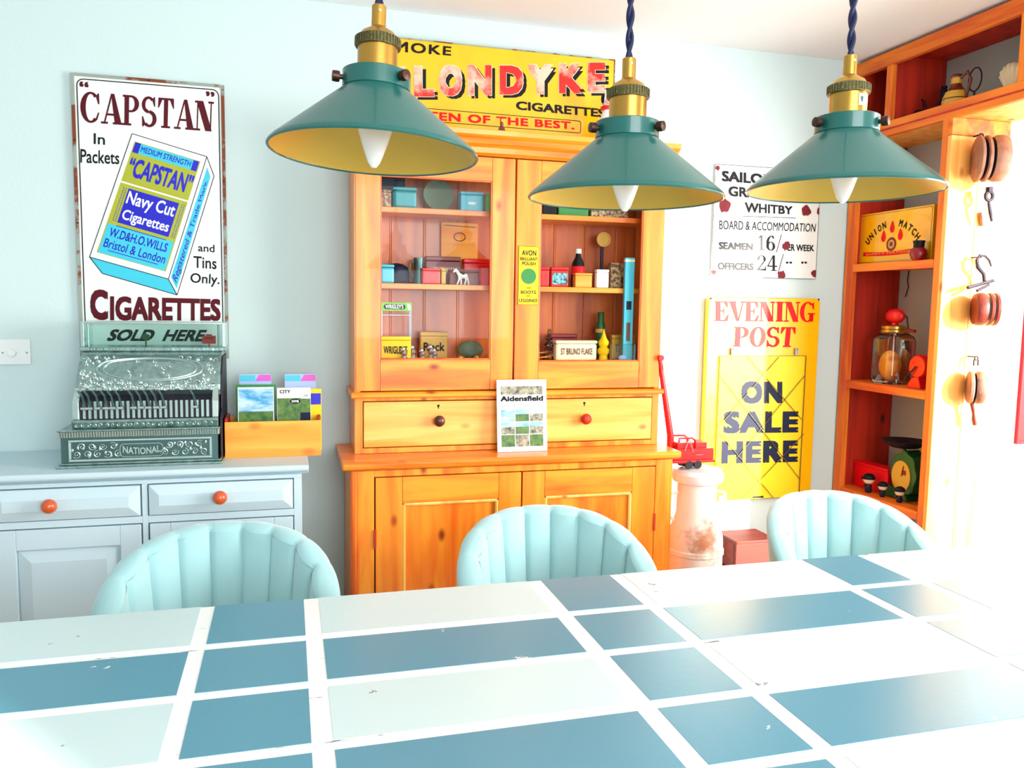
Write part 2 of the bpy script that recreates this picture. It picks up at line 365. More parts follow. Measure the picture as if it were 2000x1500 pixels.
def write_serif(s, q, m, parent, widths=None, gap=.12, h=.06, w=.28, tall=None, name='lettering'):
    nr = (q[1]-q[0]).cross(q[0]-q[2]).normalized(); widths = widths or [1]*len(s); tot = sum(widths)+gap*(len(s)-1); mb = MB(); x = 0
    for i, ch in enumerate(s):
        if ch != ' ':
            hh = tall[i] if tall else 1
            for kk, poly in enumerate(serif(ch, h, w)):
                if sum(poly[j-1][0]*poly[j][1]-poly[j][0]*poly[j-1][1] for j in range(len(poly))) < 0: poly = poly[::-1]
                off = nr*(kk*1.5e-5)
                mb.add([bil(q, (x+p[0]*widths[i])/tot, 1-hh+p[1]*hh if hh <= 1 else p[1]*hh-(hh-1)*.55)+off for p in poly], [tuple(range(len(poly)))])
        x += widths[i]+gap
    return obj(name, mb, m, parent)
def flat(q, u0, v0, u1, v1, m, parent, name='printed_panel', d=None):
    d = d or Vector((0, 0, 0))
    return obj(name, MB().add([bil(q, u0, v0)+d, bil(q, u1, v0)+d, bil(q, u1, v1)+d, bil(q, u0, v1)+d], [(0, 1, 2, 3)]), m, parent)
def outline(q, inset, wid, m, parent, name='border_line', rad=0, shift=None):
    # q in world; ring with rounded corners lying on the plane
    tl, tr, bl, br = q; U = (tr-tl); V = (tl-bl); W, H = U.length, V.length; U.normalize(); V.normalize()
    def ring(ins, r):
        x0, x1, y0, y1 = ins, W-ins, ins, H-ins; out = []
        for cx, cy, a in ((x1-r, y1-r, 0), (x0+r, y1-r, 90), (x0+r, y0+r, 180), (x1-r, y0+r, 270)):
            for k in range(5):
                t = math.radians(a+22.5*k); out.append(bl+U*(cx+r*math.cos(t))+V*(cy+r*math.sin(t))+(shift or Vector()))
        return out
    a = ring(inset, max(rad, .0005)); b = ring(inset+wid, max(rad-wid, .0004)); n = len(a)
    return obj(name, MB().add(a+b, [(i, (i+1) % n, (i+1) % n+n, i+n) for i in range(n)]), m, parent)
def plate(q, th, rad, nrm):  # rounded plate with thickness th behind q
    tl, tr, bl, br = q; U = (tr-tl); V = (tl-bl); W, H = U.length, V.length; U.normalize(); V.normalize(); pts = []
    for cx, cy, a in ((W-rad, H-rad, 0), (rad, H-rad, 90), (rad, rad, 180), (W-rad, rad, 270)):
        for k in range(5):
            t = math.radians(a+22.5*k); pts.append(bl+U*(cx+rad*math.cos(t))+V*(cy+rad*math.sin(t)))
    n = len(pts); b = [p+nrm*th for p in pts]
    return MB().add(pts+b, [tuple(range(n)), tuple(range(2*n-1, n-1, -1))]+[(i, i+n, (i+1) % n+n, (i+1) % n) for i in range(n)])
NY = Vector((0, 1, 0)); NX = Vector((1, 0, 0))

# ---------------------------------------------------------------- the room
YW = 2.82; CZ = 2.325; XS = 2.165; XW = 2.415; YP = 2.30
struct(obj('floor', B(-1.9, 3.5, -2.1, 2.95, -.05, 0), 'floor'))
struct(obj('ceiling', B(-1.9, 3.5, -2.1, 2.95, CZ, CZ+.08), 'ceiling'))
struct(obj('wall_back', B(-1.9, XW+.12, YW, YW+.12, 0, CZ), 'wall'))
wr = MB().box(XW, XW+.1, YP+.02, YW, 0, CZ).box(XW, XW+.1, .1, YP+.02, 2.02, CZ)
struct(obj('wall_right', wr, 'wall_shaded'))
struct(obj('wall_alcove', B(XW+.1, 3.5, YP+.02, YP+.12, 0, CZ), 'white_wall'))
fr = MB().box(3.40, 3.5, -2.1, -.05, 0, CZ).box(3.40, 3.5, 1.4, YP+.02, 0, CZ).box(3.40, 3.5, -.05, 1.4, 0, .55).box(3.40, 3.5, -.05, 1.4, 2.29, CZ)  # unseen wall, its opening shaped to limit where the sun lands
struct(obj('wall_far_right', fr, 'white_wall'))
wf = MB().box(3.43, 3.48, -.05, 0, .60, 2.24).box(3.43, 3.48, 1.35, 1.4, .60, 2.24).box(3.43, 3.48, -.05, 1.4, .55, .60).box(3.43, 3.48, -.05, 1.4, 2.24, 2.29)
struct(obj('window_1', wf, 'plastic'))
fw = MB().box(-1.9, -.3, -2.1, -2.0, 0, CZ).box(2.1, 3.5, -2.1, -2.0, 0, CZ).box(-.3, 2.1, -2.1, -2.0, 0, .8).box(-.3, 2.1, -2.1, -2.0, 2.2, CZ)
struct(obj('wall_front', fw, 'wall'))
struct(obj('window_2', MB().box(-.3, -.24, -2.07, -2.02, .8, 2.2).box(2.04, 2.1, -2.07, -2.02, .8, 2.2).box(-.3, 2.1, -2.07, -2.02, .8, .86).box(-.3, 2.1, -2.07, -2.02, 2.14, 2.2).box(.88, .93, -2.07, -2.02, .8, 2.2), 'plastic'))

# ---------------------------------------------------------------- table
TZ = .75
tb = thing('dining_table', 'long white painted plank table with slate blue painted blocks, in the foreground', 'table', (.75, 1.17, 0))
XL = [-.95, -.17, -.144, .025, .055, .497, .53, .69, .72, 1.16, 1.19, 1.345, 1.377, 1.82, 1.85, 2.01, 2.04, 2.35]
YL = [1.643, 1.445, 1.26, 1.073, .893, .70]
for i in range(5):
    mb = B(-.98, 2.38, YL[i+1]+(.0007 if i < 4 else 0), YL[i]-(.0007 if i else 0), TZ-.035, TZ-.0008)
    obj('plank', mb, 'white_paint', tb, bev=.0012)
    y1 = YL[i]-(.0 if i == 0 else .012); y0 = YL[i+1]+(.0 if i == 4 else .012)
    if i: y1 = YL[i]-.0135
    y0 = YL[i+1]+(.0125 if i < 4 else 0)
    for k in range(1, len(XL)-1):
        pass
    cols = [(-.98, -.17, 0), (-.144, .025, 1), (.055, .497, 0), (.53, .69, 1), (.72, 1.16, 0), (1.19, 1.345, 1), (1.377, 1.82, 0), (1.85, 2.01, 1), (2.04, 2.38, 0)]
    for a, b, narrow in cols:
        dark = narrow or i % 2 == 1
        obj('painted_block', B(a, b, y0, y1, TZ-.0012, TZ), 'dark_block' if dark else 'pale_block', tb)
for x in (-.86, 2.26):
    for y in (.80, 1.54):
        obj('leg', MB().prism([(x-.04, y-.04), (x+.04, y-.04), (x+.04, y+.04), (x-.04, y+.04)], 'z', 0, TZ-.035), 'white_paint', tb, bev=.006)
obj('apron', MB().box(-.9, 2.3, .76, .785, TZ-.13, TZ-.036).box(-.9, 2.3, 1.555, 1.58, TZ-.13, TZ-.036).box(-.9, -.875, .785, 1.555, TZ-.13, TZ-.036).box(2.275, 2.3, .785, 1.555, TZ-.13, TZ-.036), 'white_paint', tb)

# ---------------------------------------------------------------- chairs
def make_chair(label):
    t = thing('tub_chair', label, 'chair', (0, 0, 0), 'aqua velvet tub chairs along the table')
    NCH = 11
    def base(s):
        th = s*math.radians(100)
        return .212*math.sin(th), -.24*(1-math.cos(th)), th
    def top(s): return .455+.318*max(0, (1-abs(s)**2.5))**.6
    def pt(s, v, off):
        x, y, th = base(s); h = top(s); z0 = .40
        z = z0+(h-z0)*v; k = (z-.4)/.4
        r = off+.045*k
        return (x+math.sin(th)*r, y+math.cos(th)*r*.9, z)
    def inner(u, v):
        s = 2*u-1; ph = (s+1)/2*NCH; b = abs(math.sin(math.pi*ph))**.42
        return pt(s, v, -.012-.017*b)
    def rimf(u, v):  # rounded top edge from inner to outer
        s = 2*u-1; ph = (s+1)/2*NCH; b = abs(math.sin(math.pi*ph))**.55*(1-v)
        a = math.pi*v; x, y, z = pt(s, 1, .011+(-.023-.017*b)*math.cos(a))
        return (x, y, z+.022*math.sin(a)*(.75+.25*b))
    N = NCH*10+1
    obj('padded_back', MB().grid(inner, N, 16).grid(rimf, N, 8), 'velvet', t, smooth=True, ang=60)
    obj('outer_shell', MB().grid(lambda u, v: pt(2*u-1, v, .034), 60, 14), 'velvet', t, smooth=True)
    obj('seat', MB().lathe([(0, .385), (.195, .385), (.21, .40), (.21, .44), (.195, .455), (0, .465)], (0, -.15, 0), 40, Matrix.Diagonal((1, 1.0, 1, 1)), sq=.8), 'velvet', t, smooth=True)
    for sx in (-1, 1):
        for sy in (-.33, .02):
            obj('leg', MB().tube([(sx*.14, sy, .385), (sx*.22, sy+(.05 if sy > 0 else -.03), .0)], [.014, .009], 10), 'gold_leg', t, smooth=True)
    return t
def copy_tree(o, parent=None):
    c = o.copy(); COL.objects.link(c); c.parent = parent
    for ch in list(o.children): copy_tree(ch, c)
    return c
c0 = make_chair('aqua velvet channel-backed tub chair in front of the blue-grey sideboard')
c1 = copy_tree(c0); c1['label'] = 'aqua velvet channel-backed tub chair in front of the pine dresser'
c2 = copy_tree(c0); c2['label'] = 'aqua velvet channel-backed tub chair below the yellow newspaper sign'
c0.location = (-.155, 2.08, 0); c1.location = (.665, 2.08, 0); c2.location = (1.565, 2.08, 0)

# ---------------------------------------------------------------- sideboard
SF = 2.45; ST = .87
sb = thing('sideboard', 'pale blue-grey painted sideboard with orange wooden knobs under the cash register', 'sideboard', (-.6, 2.6, 0))
obj('carcass', B(-1.35, .035, SF+.02, YW-.003, .08, ST-.03), 'cab_paint', sb)
obj('plinth', B(-1.33, .02, SF+.04, YW-.01, 0, .08), 'cab_paint', sb)
obj('worktop', MB().prism([(SF-.025, ST-.004), (SF-.02, ST), (YW-.003, ST), (YW-.003, ST-.03), (SF+.01, ST-.03), (SF+.002, ST-.022), (SF-.022, ST-.018), (SF-.025, ST-.012)], 'x', -1.37, .055), 'cab_paint', sb, bev=.002)
obj('face_frame', MB().box(-1.35, .035, SF, SF+.02, .84-.012, ST-.03).box(.012, .035, SF, SF+.02, .08, .828).box(-.405, -.39, SF, SF+.02, .08, .828).box(-.8, -.785, SF, SF+.02, .08, .828).box(-1.35, -1.2, SF, SF+.02, .08, .828).box(-1.2, -.8, SF, SF+.02, .715, .735).box(-.785, -.405, SF, SF+.02, .715, .735).box(-.39, .012, SF, SF+.02, .715, .735), 'cab_paint', sb, bev=.0015)
def raised(x0, x1, z0, z1, Y, d=.012, inset=.028):
    # bevelled raised field front
    mb = MB().box(x0, x1, Y, Y+.018, z0, z1)
    a = inset
    mb.add([(x0, Y, z0), (x1, Y, z0), (x1, Y, z1), (x0, Y, z1), (x0+a, Y-d, z0+a), (x1-a, Y-d, z0+a), (x1-a, Y-d, z1-a), (x0+a, Y-d, z1-a)],
           [(0, 1, 5, 4), (1, 2, 6, 5), (2, 3, 7, 6), (3, 0, 4, 7), (4, 5, 6, 7)])
    return mb
def knob(c, r, m, parent, ax=-1):
    prof = [(0, .042), (r*.5, .041), (r*.85, .034), (r, .024), (r*.85, .013), (r*.45, .007), (r*.4, 0), (0, 0)]
    pr = [(a, b) for a, b in prof][::-1]
    return obj('knob', MB().lathe(pr, c, 24, Matrix.Rotation(math.radians(90), 4, 'X')), m, parent, smooth=True, ang=60)
for x0, x1, kx in ((-.386, .009, (430, 971)), (-.781, -.409, (97, 988)), (-1.195, -.804, None)):
    dr = obj('drawer', raised(x0, x1, .738, .825, SF-.004), 'cab_paint', sb)
    if kx: X, Z = XZ(kx[0], kx[1], SF-.03); knob((X, SF-.014, Z), .0205, 'knoborange', dr)
    else: knob(((x0+x1)/2, SF-.014, .78), .0205, 'knoborange', dr)
for x0, x1 in ((-.386, .009), (-.781, -.409), (-1.195, -.804)):
    dd = obj('door', MB().box(x0, x0+.055, SF-.004, SF+.014, .09, .712).box(x1-.055, x1, SF-.004, SF+.014, .09, .712).box(x0+.055, x1-.055, SF-.004, SF+.014, .655, .712).box(x0+.055, x1-.055, SF-.004, SF+.014, .09, .16), 'cab_paint', sb, bev=.002)
    obj('door_panel', raised(x0+.056, x1-.056, .161, .654, SF+.008, .012, .035), 'cab_paint', dd)

# ---------------------------------------------------------------- pine dresser
DF = 2.60; LF = 2.475; DT = .865
dz = thing('pine_dresser', 'tall orange pine dresser with glazed top doors and two drawers against the back wall', 'dresser', (.73, 2.65, 0))
ux0, ux1 = .203, 1.262; lx0, lx1 = .182, 1.262
# lower carcass
obj('lower_side', B(lx0, lx0+.018, LF, YW-.005, 0, DT-.03), 'pine', dz)
obj('lower_side', B(lx1-.018, lx1, LF, YW-.005, 0, DT-.03), 'pine', dz)
obj('lower_bottom', B(lx0+.018, lx1-.018, LF+.02, YW-.005, .06, .08), 'pine_x', dz)
obj('worktop', MB().prism([(LF-.02, DT-.006), (LF-.014, DT), (YW-.004, DT), (YW-.004, DT-.028), (LF-.004, DT-.028), (LF-.018, DT-.022)], 'x', .155, 1.285), 'pine_x', dz, bev=.004)
obj('lower_frame', MB().box(lx0+.018, .252, LF, LF+.02, .0, DT-.03).box(1.20, lx1-.018, LF, LF+.02, 0, DT-.03).box(.252, 1.20, LF, LF+.02, DT-.05, DT-.03).box(.252, 1.2, LF, LF+.02, 0, .075), 'pine', dz, bev=.0015)
obj('corner_bead', MB().tube([(lx0+.003, LF-.002, 0), (lx0+.003, LF-.002, DT-.032)], .008, 10), 'pine_dark', dz, smooth=True)
def framed_door(name, x0, x1, z0, z1, Y, sl, sr, rt, rb, fill, parent, th=.02, m='pine'):
    d = obj(name, MB().box(x0, x0+sl, Y, Y+th, z0, z1).box(x1-sr, x1, Y, Y+th, z0, z1), m, parent, bev=.0015)
    obj('rail', B(x0+sl+.0008, x1-sr-.0008, Y, Y+th, z1-rt, z1), 'pine_x', d, bev=.001)
    obj('rail', B(x0+sl+.0008, x1-sr-.0008, Y, Y+th, z0, z0+rb), 'pine_x', d, bev=.001)
    a, b, c, e = x0+sl, x1-sr, z0+rb, z1-rt
    if fill == 'panel':
        obj('door_panel', B(a, b, Y+.011, Y+.018, c, e), m, d)
        mo = MB()
        for p, q in (((a+.005, c+.005), (a+.005, e-.005)), ((a+.005, e-.005), (b-.005, e-.005)), ((b-.005, e-.005), (b-.005, c+.005)), ((b-.005, c+.005), (a+.005, c+.005))):
            mo.tube([(p[0], Y+.006, p[1]), (q[0], Y+.006, q[1])], .0065, 8)
        obj('moulding', mo, 'pine_light', d, smooth=True)
    else:
        obj('glass_pane', B(a, b, Y+.009, Y+.012, c, e), 'glass', d)
        mo = MB()
        for p, q in (((a+.002, c+.002), (a+.002, e-.002)), ((a+.002, e-.002), (b-.002, e-.002)), ((b-.002, e-.002), (b-.002, c+.002)), ((b-.002, c+.002), (a+.002, c+.002))):
            mo.tube([(p[0], Y+.005, p[1]), (q[0], Y+.005, q[1])], .0035, 6)
        obj('glazing_bead', mo, 'pine_dark', d, smooth=True)
    return d
ld = framed_door('cupboard_door', .2555, .7235, .08, .812, LF-.003, .083, .075, .083, .11, 'panel', dz)
rd = framed_door('cupboard_door', .7285, 1.1965, .08, .812, LF-.003, .075, .083, .083, .11, 'panel', dz)
for d, x in ((ld, .2535), (rd, 1.1985)):
    for z in (.62, .25): obj('hinge', B(x-.004, x+.004, LF-.006, LF-.0035, z-.03, z+.03), 'redwood', d)
# upper carcass
obj('upper_side', B(ux0, ux0+.018, DF, YW-.005, DT+.001, 1.83), 'pine', dz)
obj('upper_side', B(ux1-.018, ux1, DF, YW-.005, DT+.001, 1.83), 'pine', dz)
obj('upper_top', B(ux0, ux1, DF, YW-.005, 1.83, 1.85), 'pine_x', dz)
# back boards, tongue and groove
bx = [ux0+.018+.118*i for i in range(9)]+[ux1-.018]
for i in range(len(bx)-1):
    obj('back_board', B(bx[i]+.0025, bx[i+1]-.0025, YW-.02, YW-.008, 1.06, 1.83), 'pine_dark', dz, bev=.003)
for x in bx[1:-1]: obj('joint_bead', MB().tube([(x, YW-.019, 1.17), (x, YW-.019, 1.83)], .0032, 6), 'pine_dark', dz, smooth=True)
# mid moulding, drawer band
obj('waist_moulding', MB().prism([(DF-.014, 1.046), (DF-.018, 1.052), (DF-.018, 1.058), (DF-.012, 1.064), (DF, 1.066), (YW-.005, 1.066), (YW-.005, 1.046)], 'x', ux0-.012, ux1+.012), 'pine_x', dz, bev=.002)
obj('drawer_frame', MB().box(ux0+.018, .228, DF, DF+.02, DT+.001, 1.046).box(1.238, ux1-.018, DF, DF+.02, DT+.001, 1.046).box(.228, 1.238, DF, DF+.02, DT+.001, DT+.018).box(.228, 1.238, DF, DF+.02, 1.036, 1.046).box(.722, .742, DF, DF+.02, DT+.018, 1.036), 'pine', dz, bev=.001)
for x0, x1, kp, km in ((.2305, .7195, (859, 823), 'darkwood'), (.7445, 1.2355, (1146, 819), 'redwood')):
    d = obj('drawer', B(x0, x1, DF-.003, DF+.17, DT+.021, 1.033), 'pine_light_x', dz, bev=.0025)
    X, Z = XZ(kp[0], kp[1], DF-.03)
    k = obj('knob', MB().lathe([(0, .036), (.010, .0355), (.0175, .029), (.019, .022), (.015, .012), (.008, .006), (.008, 0), (0, 0)][::-1], (X, DF-.003, Z), 24, Matrix.Rotation(math.radians(90), 4, 'X')), km, d, smooth=True, ang=60)
    obj('keyhole', MB().lathe([(0, 0), (.004, 0), (.004, .001), (0, .001)], (X, DF-.003, 1.018), 12, Matrix.Rotation(math.radians(90), 4, 'X')).box(X-.0015, X+.0015, DF-.004, DF-.003, 1.008, 1.018), 'black', d)
# doors
gl = framed_door('glazed_door', .2065, .7225, 1.069, 1.824, DF-.003, .0765, .077, .075, .100, 'glass', dz)
gr = framed_door('glazed_door', .7285, 1.2585, 1.069, 1.824, DF-.003, .083, .077, .075, .092, 'glass', dz)
obj('interior_floor', B(ux0+.018, ux1-.018, DF+.02, YW-.02, 1.145, 1.160), 'pine_x', dz)
zs2 = XZ(850, 556, 2.65)[1]+.002; zs1 = XZ(850, 410, 2.65)[1]+.004
obj('shelf', B(ux0+.018, ux1-.018, 2.65, YW-.02, zs2-.018, zs2), 'pine_x', dz, bev=.002)
obj('shelf', B(ux0+.018, ux1-.018, 2.65, YW-.02, zs1-.018, zs1), 'pine_x', dz, bev=.002)
# cornice
obj('cornice', MB().prism([(DF-.002, 1.828), (DF-.014, 1.836), (DF-.016, 1.852), (DF-.030, 1.862), (DF-.034, 1.876), (DF-.048, 1.886), (DF-.05, 1.902), (YW-.005, 1.902), (YW-.005, 1.828)], 'x', ux0-.03, ux1+.03), 'pine_x', dz, bev=.002)
# side hook
obj('side_hook', MB().tube([at(1283, 770, 'Y', DF+.03)+Vector((.0, 0, 0)), at(1286, 785, 'Y', DF+.03), at(1281, 798, 'Y', DF+.03), at(1284, 802, 'Y', DF+.03)], .002, 6), 'iron', dz)

# polish sign on the door stile
def sign_plate(name, label, q, th, rad, m, edge='rust', ew=.003):
    t = thing(name, label, 'sign', (q[2]+q[3])/2)
    obj('plate', plate(q, th, rad, NY), m, t)
    return t
pl = ('Y', DF-.006)
q = rq(pl, 1013, 480, 1052, 596)
av = sign_plate('enamel_strip', 'narrow yellow and green polish strip sign between the dresser glass doors', q, .0025, .002, 'yellow')
d0 = Vector((0, -.0005, 0)); ql = [p+d0 for p in q]
outline(ql, .0006, .0012, 'black', av)
for s, v0, v1, u0, u1, m in (('AVON', .84, .93, .16, .84, 'black'), ('BRILLIANT', .755, .81, .08, .92, 'black'), ('POLISH', .675, .735, .18, .82, 'black'), ('FOR', .28, .30, .4, .6, 'black'), ('BOOTS', .19, .245, .14, .86, 'black'), ('AND', .145, .165, .4, .6, 'black'), ('LEGGINGS', .05, .105, .06, .94, 'black')):
    write(s, [bil(ql, u0, v1), bil(ql, u1, v1), bil(ql, u0, v0), bil(ql, u1, v0)], m, av, bold=.02)
cc = bil(ql, .5, .49)
obj('green_disc', MB().lathe([(0, 0), (.0255, 0), (.0255, .001), (0, .001)], cc, 28, Matrix.Rotation(math.radians(90), 4, 'X')), 'green', av)

# ---------------------------------------------------------------- CAPSTAN sign
Yc = YW-.012
pl = ('Y', Yc)
X0, Zt = XZ(138, 142, Yc); X1 = XZ(437, 168, Yc)[0]; Zb = XZ(450, 700, Yc)[1]
q = [Vector((X0, Yc, Zt)), Vector((X1, Yc, Zt)), Vector((X0, Yc, Zb)), Vector((X1, Yc, Zb))]
cs = thing('enamel_sign', 'tall white enamel cigarette sign with a tilted blue packet, behind the cash register', 'sign', (q[2]+q[3])/2)
obj('plate', plate(q, .009, .004, NY), 'signwhite', cs)
obj('rusty_edge', MB().box(X0-.001, X0+.009, Yc-.003, Yc+.006, Zb, Zt).box(X1-.009, X1+.001, Yc-.003, Yc+.006, Zb, Zt).box(X0+.009, X1-.009, Yc-.003, Yc+.006, Zt-.008, Zt+.001).box(X0+.009, X1-.009, Yc-.003, Yc+.006, Zb-.001, Zb+.008), 'rust', cs)
fq = ('Y', Yc-.001)
ql = [p+Vector((0, -.001, 0)) for p in q]
outline(ql, .0145, .003, 'black', cs, rad=.02)
for bx_, by_ in ((q[0].x+.005, Zt-.2), (q[0].x+.005, Zt-.45), (X1-.005, Zt-.3), (X1-.005, Zt-.62), ((X0+X1)/2, Zt-.005)):
    obj('screw', MB().ball((bx_, Yc-.003, by_), .003, .002, .003, 10), 'iron', cs)
write_serif('CAPSTAN', quad(fq, (156, 178), (418, 199), (156, 238), (416, 257)), 'maroon', cs, [1.05, 1.05, .9, .85, .85, 1.05, 1.0], gap=.04, h=.07, w=.26, tall=[1, 1, 1, 1, 1, 1, 1])
write('“', quad(fq, (155, 158), (173, 160), (155, 169), (173, 171)), 'maroon', cs, bold=.03)
write('”', quad(fq, (402, 178), (419, 180), (402, 188), (419, 190)), 'maroon', cs, bold=.03)
for s, a in (('In', ((183, 260), (205, 262), (183, 281), (205, 283))), ('Packets', ((157, 291), (233, 296), (157, 318), (233, 321))), ('and', ((387, 476), (419, 478), (387, 491), (419, 493))), ('Tins', ((378, 500), (423, 503), (378, 523), (423, 526))), ('Only.', ((372, 533), (430, 536), (372, 558), (428, 561)))):
    write(s, quad(fq, *a), 'black', cs, bold=.012)
write('C', quad(fq, (176, 563), (211, 567), (176, 624), (211, 626)), 'maroon', cs, bold=.05)
write('IGARETTES', quad(fq, (215, 578), (431, 584), (215, 626), (431, 627)), 'maroon', cs, bold=.045)
write('SOLD  HERE', quad(fq, (213, 643), (400, 644), (213, 666), (400, 667)), 'black', cs, bold=.045, shear=.06)
# packet picture, printed flat
def shp(pts, m, dd=0.0, name='printed_panel'): return obj(name, MB().add([at(p[0], p[1], 'Y', Yc-.0010-dd) for p in pts], [tuple(range(len(pts)))]), m, cs)
def line(pts, wd, m, dd=.0008, closed=False, parent=None, Y=None):
    Y = Y or Yc-.001-dd; P = [at(p[0], p[1], 'Y', Y) for p in pts]; mb = MB()
    for i in range(len(P) if closed else len(P)-1):
        a, b = P[i], P[(i+1) % len(P)]; t = (b-a).normalized(); n = Vector((-t.z, 0, t.x))*wd/2
        mb.add([a-n, b-n, b+n, a+n], [(0, 1, 2, 3)])
    return obj('printed_line', mb, m, parent or cs)
shp([(175, 502), (329, 545), (404, 306), (258, 261)], 'white', .0001)
shp([(329, 545), (346, 576), (418, 344), (404, 306)], 'white', .0001)
shp([(175, 502), (200, 534), (346, 576), (329, 545)], 'cyan', .0001)
Fq = quad(('Y', Yc-.0013), (258, 261), (404, 306), (175, 502), (329, 545))
shp([(334, 541), (345, 564), (411, 346), (405, 326)], 'cyan', .0003)
dv = Vector((0, -.0001, 0))
flat(Fq, .06, .05, .94, .95, 'olive', cs)
flat(Fq, .075, .055, .925, .29, 'cyan', cs, d=dv)
flat(Fq, .075, .865, .925, .945, 'cyan', cs, d=dv)
flat(Fq, .075, .865, .15, .945, 'blue', cs, d=2*dv); flat(Fq, .85, .865, .925, .945, 'blue', cs, d=2*dv)
flat(Fq, .06, .618, .94, .635, 'white', cs, d=dv)
flat(Fq, .06, .63, .94, .637, 'olive', cs, d=2*dv)
flat(Fq, .18, .315, .84, .59, 'blue', cs, d=2*dv)
def fqw(s, u0, v0, u1, v1, m, bold=.02, **k):
    write(s, [bil(Fq, u0, v1)+3*dv, bil(Fq, u1, v1)+3*dv, bil(Fq, u0, v0)+3*dv, bil(Fq, u1, v0)+3*dv], m, cs, bold=bold, **k)
fqw('MEDIUM STRENGTH', .17, .885, .83, .93, 'blue', .02)
fqw('“CAPSTAN”', .09, .68, .93, .83, 'blue', .035)
fqw('Navy Cut', .20, .445, .82, .575, 'white', .02)
fqw('Cigarettes', .21, .325, .81, .43, 'white', .02)
fqw('W.D&H.O.WILLS', .13, .195, .87, .265, 'blue', .02)
fqw('Bristol & London', .11, .105, .89, .175, 'blue', .012)
for v in (.285, .085): obj('printed_line', MB().add([bil(Fq, .18, v)+3*dv, bil(Fq, .82, v)+3*dv, bil(Fq, .82, v+.006)+3*dv, bil(Fq, .18, v+.006)+3*dv], [(0, 1, 2, 3)]), 'blue', cs)
dots = MB()
for k in range(17):
    for u in (.115, .145, .875, .905):
        v = .32+k*.0162; dots.add([bil(Fq, u, v)+3*dv, bil(Fq, u+.014, v)+3*dv, bil(Fq, u+.014, v+.007)+3*dv, bil(Fq, u, v+.007)+3*dv], [(0, 1, 2, 3)])
obj('dotted_trim', dots, 'blue', cs)['kind'] = 'stuff'
Sq = quad(('Y', Yc-.0018), (399, 356), (408, 352), (337, 541), (347, 557))
write('Registered & Trade Mark', [Sq[2], Sq[0], Sq[3], Sq[1]], 'blue', cs, bold=.01)
line([(175, 502), (329, 545), (404, 306), (258, 261)], .0022, 'black', closed=True)
line([(329, 545), (346, 576), (418, 344), (404, 306)], .0022, 'black')
line([(175, 502), (200, 534), (346, 576)], .0022, 'black')

# ---------------------------------------------------------------- KLONDYKE sign on top of the dresser
Yk = 2.785; pk = ('Y', Yk)
X0 = XZ(738, 70, Yk)[0]; X1, Zt = XZ(1201, 117, Yk); Zb = 1.903+.003
q = [Vector((X0, Yk, Zt)), Vector((X1, Yk, Zt)), Vector((X0, Yk, Zb)), Vector((X1, Yk, Zb))]
ks = thing('enamel_sign', 'wide yellow enamel sign with big faded red letters standing on the dresser top', 'sign', (q[2]+q[3])/2)
obj('plate', plate(q, .006, .004, NY), 'signyellow', ks)
obj('rusty_edge', MB().box(X0, X1, Yk-.002, Yk+.004, Zt-.003, Zt+.001).box(X1-.003, X1+.001, Yk-.002, Yk+.004, Zb, Zt), 'rust', ks)
fk = ('Y', Yk-.0012); fk2 = ('Y', Yk-.0020); fk1 = ('Y', Yk-.0006)
write('SMOKE', quad(fk, (749, 77), (882, 91), (749, 99), (881, 109)), 'black', ks, bold=.028, space=1.15)
for ch, a, b, t in (('K', 757, 797, 131), ('L', 809, 848, 129), ('O', 858, 902, 127), ('N', 914, 960, 127), ('D', 976, 1022, 128), ('Y', 1031, 1080, 126), ('K', 1092, 1137, 124), ('E', 1148, 1183, 122)):
    bt = 190-(a-757)*10/426
    write(ch, quad(fk1, (a+7, t+6), (b+7, t+6), (a+7, bt+6), (b+7, bt+6)), 'black', ks, bold=.07)
    write(ch, quad(fk, (a-1, t-1), (b+1, t-1), (a-1, bt+1), (b+1, bt+1)), 'cream', ks, bold=.075)
    write(ch, quad(fk2, (a, t), (b, t), (a, bt), (b, bt)), 'fadedred', ks, bold=.06)
write('CIGARETTES', quad(fk, (1008, 197), (1182, 213), (1008, 214), (1182, 230)), 'black', ks, bold=.04)
write('TEN OF THE BEST.', quad(fk, (834, 217), (1122, 238), (834, 234), (1122, 253)), 'redink', ks, bold=.04, space=1.1)
oq = quad(fk, (822, 210), (1135, 236), (822, 236), (1133, 261))
outline(oq, 0, .0022, 'black', ks, rad=.008)

# things on top of the dresser
t = thing('dog_figurine', 'small white pottery dog with a red collar beside the yellow sign top right', 'figurine', (1.12, 2.7, 1.902))
bz = 1.902; X, Z = XZ(1186, 196, 2.70); g = (Z-bz)/.135
obj('body', MB().lathe([(0, 0), (.03*g, .002), (.034*g, .03*g), (.026*g, .07*g), (.017*g, .1*g), (.012*g, .115*g)], (X+.004, 2.70, bz), 20), 'white', t, smooth=True)
obj('head', MB().ball((X, 2.695, bz+.135*g), .02*g, .022*g, .02*g).ball((X-.004, 2.695-.023*g, bz+.128*g), .011*g, .014*g, .009*g), 'white', t, smooth=True)
for sx in (-1, 1): obj('ear', MB().ball((X+sx*.016*g, 2.69, bz+.137*g), .006*g, .009*g, .014*g), 'black', t, smooth=True)
obj('nose', MB().ball((X-.005, 2.695-.038*g, bz+.130*g), .004*g), 'black', t, smooth=True)
obj('collar', MB().lathe([(.015*g, .106*g), (.021*g, .108*g), (.021*g, .116*g), (.015*g, .118*g)], (X+.003, 2.70, bz), 20), 'red', t, smooth=True)
X = XZ(980, 240, 2.62)[0]
t = thing('bell_ornament', 'tiny brown bell-shaped ornament on the dresser top in front of the yellow sign', 'ornament', (X, 2.62, 1.902))
